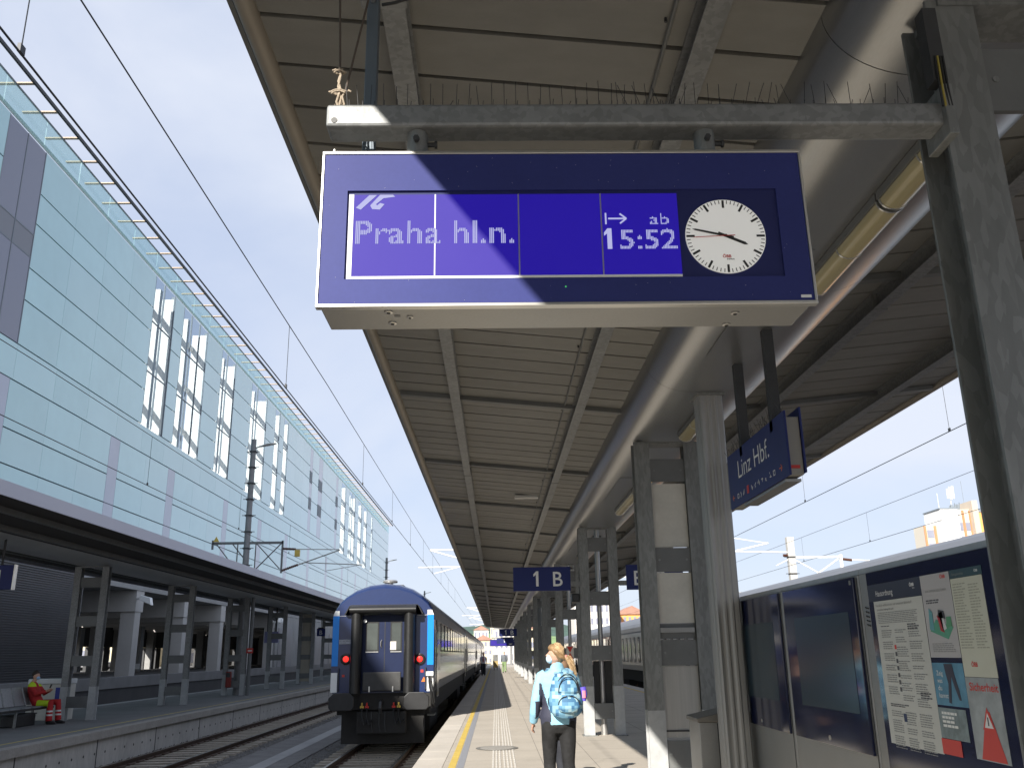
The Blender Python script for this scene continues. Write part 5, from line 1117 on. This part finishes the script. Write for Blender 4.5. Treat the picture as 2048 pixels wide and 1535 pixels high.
F.limb(tro, [(0, 0, .99), (0, -.005, .93), (0, -.01, .86), (0, 0, .80)], [(.168, .118), (.182, .135), (.185, .140), (.13, .11)], 20)
HC = Vector((-.012, .012, 1.605))
F.ball(body, HC, .078, .092, .105); F.ball(body, HC+Vector((-.035, .012, -.045)), .055, .052, .06)
# face looks left: nose, brow, chin, ear
F.limb(body, [HC+Vector((-.07, .0, .012)), HC+Vector((-.104, .006, -.018)), HC+Vector((-.086, .004, -.028))], [.010, .013, .010], 8); F.ball(body, HC+Vector((-.072, .012, -.078)), .026, .03, .024); F.limb(body, [HC+Vector((.018, .088, .0)), HC+Vector((.012, -.086, -.005))], [.02, .02], 8); F.ball(body, HC+Vector((.016, -.082, -.008)), .018, .010, .030)
for e in (-.03, .042): F.ball(body, HC+Vector((-.074, e, .014)), .009, .012, .008)
remesh(body, .0085, 'body', 'skin', P1, smooth=3)
jl = mat('jacket_pale_blue', (.27, .52, .66), .8, 0, 8, .05, .7, 11); jd = mat('jacket_navy', (.030, .032, .055), .75, 0, 8, .1, .1, 16)
inv = F.m.inverted()
def jcol(p):
    q = inv @ p
    if q.z < 1.30 and .215 > abs(q.x) > .100+max(0, q.z-1.0)*.30: return 1
    if q.x < -.205 and q.y < .0 and q.z < 1.12 and q.x > -.262+(1.12-q.z)*.02: return 1
    return 0
J = remesh(jac, .011, 'jacket', jl, P1, [jl, jd], jcol, 4)
trm = mat('trousers_black', (.013, .013, .014), .85, 0, 10, .25, .9, 10); remesh(tro, .011, 'trousers', trm, P1, smooth=4)
for s, a in legs.items():
    f0 = Vector(a[-1]); sh = MB(); F.limb(sh, [f0+Vector((0, -.07, -.05)), f0+Vector((0, .05, -.055)), f0+Vector((0, .2, -.075))], [(.042, .045), (.05, .045), (.042, .025)]); remesh(sh, .012, 'shoe', 'black', P1)
hm = mat('fair_hair', (.25, .155, .075), .5, 0, 22, .35, .5, 30, stretch=(1.2, 1.2, .22)); hair = MB()
F.ball(hair, HC+Vector((.022, -.004, .018)), .083, .101, .103); F.ball(hair, HC+Vector((.045, -.012, -.012)), .06, .082, .085); F.ball(hair, HC+Vector((-.018, .0, .062)), .068, .086, .05)
F.limb(hair, [HC+Vector((-.045, -.07, .05)), HC+Vector((.0, -.092, .02)), HC+Vector((.05, -.085, -.03)), HC+Vector((.09, -.07, -.05))], [.018, .03, .03, .024], 10)
F.limb(hair, [HC+Vector((.09, -.05, -.035)), HC+Vector((.125, -.065, -.05)), HC+Vector((.155, -.075, -.10)), HC+Vector((.175, -.075, -.17)), HC+Vector((.185, -.07, -.21))], [.030, .036, .034, .024, .010], 12)
H = remesh(hair, .008, 'hair', hm, P1, smooth=3)
rs_ = random.Random(4); strand = MB(); tiep = HC+Vector((.098, -.055, -.038))
for i in range(150):
    a0 = rs_.uniform(-1.75, 1.75); st_ = Vector((-.045+.03*abs(math.sin(a0))+rs_.uniform(-.01, .05), .096*math.sin(a0)*.98, .02+.088*math.cos(a0*.86)))
    pts_ = []
    for k_ in range(7):
        f_ = k_/6; q_ = st_.lerp(tiep-HC, f_); c_ = Vector((.024, -.004, .014)); d_ = q_-c_; e_ = Vector((d_.x/.090, d_.y/.108, d_.z/.110)); ln_ = max(e_.length, 1e-4)
        push = (1.0-f_**4)*.94; q2 = c_+d_/ln_*(1.012+rs_.uniform(-.006, .012)); pts_.append(HC+q_.lerp(q2, push))
    F.limb(strand, pts_, [.0016]*7, 4)
for i in range(60):
    o_ = Vector((rs_.uniform(-.026, .026), rs_.uniform(-.03, .02), rs_.uniform(-.024, .024)))
    base_ = [Vector((.10, -.052, -.036)), Vector((.128, -.066, -.052)), Vector((.158, -.077, -.10)), Vector((.178, -.077, -.17)), Vector((.188+rs_.uniform(-.01, .02), -.07, -.215-rs_.uniform(0, .03)))]
    F.limb(strand, [HC+p_+o_*w_ for p_, w_ in zip(base_, (1.05, 1.25, 1.25, 1.1, .8))], [.0016]*5, 4)
tag(strand.build('hair_strands', mat('fair_hair_strand', (.52, .37, .21), .45, 0, 60, .35), H, smooth=True), kind='stuff')
tie = MB(); F.limb(tie, [HC+Vector((.098, -.055, -.038)), HC+Vector((.112, -.06, -.044))], [.033, .034], 12); tie.build('hair_tie', mat('pink_tie', (.55, .20, .18), .6), P1)
ms = MB(); F.ball(ms, HC+Vector((-.062, .008, -.052)), .047, .062, .050); mk = remesh(ms, .008, 'face_mask', mat('mask_blue', (.50, .68, .78), .8), P1)
lp = MB(); F.limb(lp, [HC+Vector((-.04, -.058, -.03)), HC+Vector((.0, -.084, -.012)), HC+Vector((.02, -.088, .004))], [.0025]*3, 5); lp.build('mask_loop', 'white', P1)
# backpack: worn, a thing of its own
BP = thing('backpack', (WX, WY-.2, 1.0), 'blue checked backpack with rounded pockets worn by the walking person', 'backpack')
bpm = bpy.data.materials.new('checked_fabric'); bpm.use_nodes = True; tt = bpm.node_tree; bb = tt.nodes['Principled BSDF']; bb.inputs['Roughness'].default_value = .7
ge = tt.nodes.new('ShaderNodeNewGeometry'); m_ = tt.nodes.new('ShaderNodeVectorMath'); m_.operation = 'SNAP'; m_.inputs[1].default_value = (.033, 5, .036); wn_ = tt.nodes.new('ShaderNodeTexWhiteNoise'); wn_.noise_dimensions = '3D'; rp_ = tt.nodes.new('ShaderNodeValToRGB')
cr_ = rp_.color_ramp; cr_.interpolation = 'CONSTANT'; cr_.elements[0].color = (.05, .15, .28, 1); cr_.elements[1].position = .25; cr_.elements[1].color = (.14, .31, .44, 1)
for p_, c_ in ((.5, (.25, .42, .51, 1)), (.68, (.09, .23, .38, 1)), (.85, (.32, .48, .54, 1))): e_ = cr_.elements.new(p_); e_.color = c_
tt.links.new(ge.outputs['Position'], m_.inputs[0]); tt.links.new(m_.outputs[0], wn_.inputs['Vector']); tt.links.new(wn_.outputs['Value'], rp_.inputs[0]); tt.links.new(rp_.outputs[0], bb.inputs['Base Color'])
pk = MB(); bx_ = .055
F.limb(pk, [(bx_, -.20, .985), (bx_, -.22, 1.02), (bx_, -.235, 1.12), (bx_, -.225, 1.26), (bx_, -.205, 1.36), (bx_, -.19, 1.41)], [(.14, .09), (.178, .105), (.188, .115), (.168, .105), (.135, .085), (.085, .05)], 20); remesh(pk, .012, 'pack_body', bpm, BP, smooth=5)
pk = MB(); F.limb(pk, [(bx_+.015, -.315, 1.02), (bx_+.015, -.33, 1.06), (bx_+.015, -.325, 1.14), (bx_+.015, -.31, 1.175)], [(.10, .04), (.125, .05), (.12, .045), (.085, .03)], 18); remesh(pk, .010, 'front_pocket', bpm, BP, smooth=4)
pk = MB(); F.limb(pk, [(bx_+.015, -.30, 1.19), (bx_+.015, -.315, 1.22), (bx_+.015, -.30, 1.31), (bx_+.015, -.275, 1.36)], [(.09, .025), (.115, .04), (.10, .04), (.06, .025)], 18); remesh(pk, .010, 'front_pocket', bpm, BP, smooth=4)
def arc(z0, z1, w, y, x=bx_+.015): return [(x+w*math.cos(math.pi*i/12), y+.02*abs(math.cos(math.pi*i/12)), z0+(z1-z0)*math.sin(math.pi*i/12)) for i in range(13)]
for a in (arc(1.09, 1.18, .112, -.372), arc(1.21, 1.37, .105, -.352), arc(1.14, 1.40, .142, -.300)):
    z_ = MB(); F.limb(z_, a, [.0055]*13, 6); z_.build('zip', 'black', BP)
for s in (-1, 1):
    z_ = MB(); F.limb(z_, [(bx_+s*.075, -.13, 1.39), (bx_+s*.085, -.06, 1.435), (s*.10+.01, .04, 1.445), (s*.12, .12, 1.37)], [(.032, .012)]*4, 8); z_.build('shoulder_strap', mat('strap_blue', (.17, .30, .42), .8), BP)
z_ = MB(); F.limb(z_, [(bx_-.04, -.20, 1.405), (bx_-.03, -.215, 1.45), (bx_+.03, -.215, 1.45), (bx_+.04, -.20, 1.405)], [.008]*4, 6); z_.build('grab_handle', MATS['strap_blue'], BP)
for s in (-1, 1):
    z_ = MB(); F.limb(z_, [(bx_+s*.150, -.20, 1.13), (bx_+s*.172, -.13, 1.11), (bx_+s*.15, -.03, 1.10)], [(.045, .012)]*3, 8, ref=(0, 0, 1)); z_.build('side_wing', 'black', BP)
tg = MB(); F.limb(tg, [(bx_+.185, -.24, 1.26), (bx_+.195, -.24, 1.19), (bx_+.185, -.24, 1.12)], [(.035, .03), (.04, .035), (.03, .03)], 10); tg.build('snack_pouch', mat('pouch_violet', (.12, .09, .55), .4), BP, smooth=True); tg = MB(); F.limb(tg, [(bx_+.19, -.278, 1.225), (bx_+.19, -.278, 1.15)], [(.018, .004)]*2, 6); tg.build('pouch_print', mat('pouch_pink', (.7, .22, .3), .5), BP)

# ---- simple but jointed figures
def person(pos, yaw, label, top, legc, hairc, pose, vox=.02, extra=None, k=1.0, mask=False, sleeve=True, topm=None, legm=None):
    F = Fig(pos, yaw, k); t = thing('person', pos, label, 'person'); b = MB(); j = MB(); tr = MB(); ha = MB()
    T = pose['torso']; F.limb(b, T, [(.15, .1), (.14, .1), (.16, .105), (.12, .08), (.05, .05)][:len(T)], 14); F.limb(j, T, [(.18, .13), (.17, .13), (.195, .135), (.155, .11), (.06, .06)][:len(T)], 16)
    for a in pose['arms']:
        F.limb(b, a, [.045, .036, .026]); F.limb(j, a if sleeve else [a[0], Vector(a[0]).lerp(Vector(a[1]), .85)], [.068, .056, .046] if sleeve else [.07, .062], 10); d = (Vector(a[2])-Vector(a[1])).normalized(); hand_fingers(F, b, Vector(a[2]), d, d.orthogonal(), curl=.5)
    for l in pose['legs']:
        F.limb(b, l, [.075, .055, .04]); F.limb(tr, l, [(.105, .11), (.085, .088), (.075, .078)], 12); f0 = Vector(l[-1]); fd = Vector(pose.get('foot', (0, 1, 0)))
        s = MB(); F.limb(s, [f0-fd*.06+Vector((0, 0, -.035)), f0+fd*.06+Vector((0, 0, -.04)), f0+fd*.18+Vector((0, 0, -.055))], [(.042, .045), (.05, .042), (.04, .025)]); remesh(s, vox, 'shoe', 'black', t, smooth=2)
    F.limb(tr, [T[0], Vector(T[0]).lerp(Vector(T[1]), .4)], [(.17, .13), (.165, .125)], 14)
    h = Vector(pose['head']); fv = Vector(pose.get('face', (0, 1, 0))).normalized(); sv = fv.cross(Vector((0, 0, 1)))
    F.limb(b, [T[-1], h-Vector((0, 0, .06))], [.052, .05]); F.ball(b, h, .078, .086, .105); F.ball(b, h+fv*.035-Vector((0, 0, .05)), .05, .05, .055); F.ball(b, h+fv*.095-Vector((0, 0, .015)), .014, .014, .02)
    for s in (-1, 1): F.ball(b, h+sv*s*.08-Vector((0, 0, .01)), .012, .016, .028); F.ball(b, h+sv*s*.03+fv*.08+Vector((0, 0, .015)), .01, .01, .008)
    F.ball(ha, h-fv*.018+Vector((0, 0, .03)), .088, .092, .095)
    remesh(b, vox*.6, 'body', 'skin', t, smooth=2); remesh(j, vox, 'jacket' if sleeve else 'shirt', top, t, *( (topm[0], (lambda p: topm[1](F.m.inverted() @ p))) if topm else (None, None)), 3); remesh(tr, vox, 'trousers', legc, t, *((legm[0], (lambda p: legm[1](F.m.inverted() @ p))) if legm else (None, None)), 3); remesh(ha, vox*.7, 'hair', hairc, t, smooth=2)
    if mask: ms = MB(); F.ball(ms, h+fv*.055-Vector((0, 0, .048)), .056, .056, .048); remesh(ms, .01, 'face_mask', mat('mask_blue2', (.32, .55, .80), .8), t)
    return t
dk = mat('dark_hair', (.035, .022, .016), .6, 0, 30, .3)
cr1 = mat('rescue_red', (.42, .016, .018), .75, 0, 8, .12, .2, 14); hv = mat('hi_vis_yellow', (.52, .72, .02), .7); rfl = mat('reflective_white', (.72, .72, .70), .4)
# seated: local frame, y forward; sits on the bench facing the tracks (+x)
SP = dict(torso=[(0, -.02, .49), (0, -.10, .62), (0, -.17, .80), (0, -.21, .95), (0, -.20, 1.02)], head=(0, -.155, 1.17), face=(0.1, 1, -.25),
          arms=[[(-.19, -.18, .93), (-.23, .0, .72), (-.08, .20, .80)], [(.19, -.18, .93), (.23, .0, .72), (.10, .18, .78)]],
          legs=[[(-.09, -.02, .47), (-.13, .42, .52), (-.13, .47, .08)], [(.09, -.02, .47), (.16, .36, .50), (.17, .38, .08)]])
M1 = person((-12.97, 27.0, -.08), R(-90), 'seated person in red and yellow rescue clothing and mask looking at a phone', cr1, cr1, dk, SP, .014, k=1.12, mask=True, sleeve=True,
            topm=([cr1, hv], lambda q: 1 if (q.z > .90 and abs(q.x) > .06) else 0), legm=([cr1, hv, rfl], lambda q: 2 if (.20 < q.z < .245 or .285 < q.z < .33) else (1 if (q.x > .10 and q.z > .40 and .02 < q.y < .34) else 0)))
ph = tag(MB().bar((-12.70, 26.96, .88), (-12.66, 26.96, .98), .075, .012, (1, 0, 0)).build('phone', 'black', bevel=.004), 'small black phone held by the seated person', 'phone')
wsh = mat('white_shirt', (.62, .62, .68), .7); nav = mat('navy_trousers', (.02, .022, .03), .8); grn = mat('green_trousers', (.20, .28, .13), .8); gry = mat('grey_jacket', (.13, .145, .165), .8); rt = mat('red_tie', (.35, .03, .06), .6)
ST = dict(torso=[(0, 0, .90), (0, .01, 1.05), (0, 0, 1.25), (0, 0, 1.40), (0, 0, 1.46)], head=(0, .01, 1.62), arms=[[(-.19, 0, 1.38), (-.25, -.02, 1.10), (-.24, .1, .90)], [(.19, 0, 1.38), (.25, -.02, 1.10), (.24, .1, .90)]], legs=[[(-.09, 0, .88), (-.10, .03, .48), (-.10, 0, .09)], [(.09, 0, .88), (.10, .02, .48), (.10, -.03, .09)]])
cd = person((-.97, 71.0, 0), R(180), 'distant person in white shirt and dark tie standing by the train', wsh, nav, dk, ST, .028, sleeve=False)
MB().prism([(-.99, 1.40), (-.95, 1.40), (-.93, 1.08), (-.97, 1.02), (-1.01, 1.08)], 'y', 70.83, 70.85).build('necktie', rt, cd)
WK = dict(ST); WK['legs'] = [[(-.09, 0, .88), (-.10, .14, .50), (-.10, .12, .09)], [(.09, 0, .88), (.10, -.02, .48), (.10, -.26, .14)]]
person((.70, 80.0, 0), R(0), 'distant person in grey jacket and light green trousers walking away', gry, grn, mat('grey_hair', (.4, .36, .3), .7), WK, .028, k=1.04)
person((.87, 12.1, 0), R(60), 'person in dark navy top mostly hidden behind the walking person', nav, nav, mat('brown_hair', (.16, .09, .05), .7), ST, .02, k=.88)
# ---- clutter far along the platform
lt = thing('litter_bin', (.62, 92, 0), 'small far platform cart at the end of the platform', 'cart'); MB().box(-.3, .2, 95, 96, .25, .9).build('cart_body', mat('cart_ochre', (.35, .26, .10), .7), lt, bevel=.03); MB().box(-.3, .2, 95, 95.06, .9, 1.5).build('cart_handle', 'painted', lt)
for wx in (-.2, .1): MB().lathe([(.14, -.04), (.14, .04)], (wx, 95.1, .14), 'x', 12).build('wheel', 'rubber', lt)
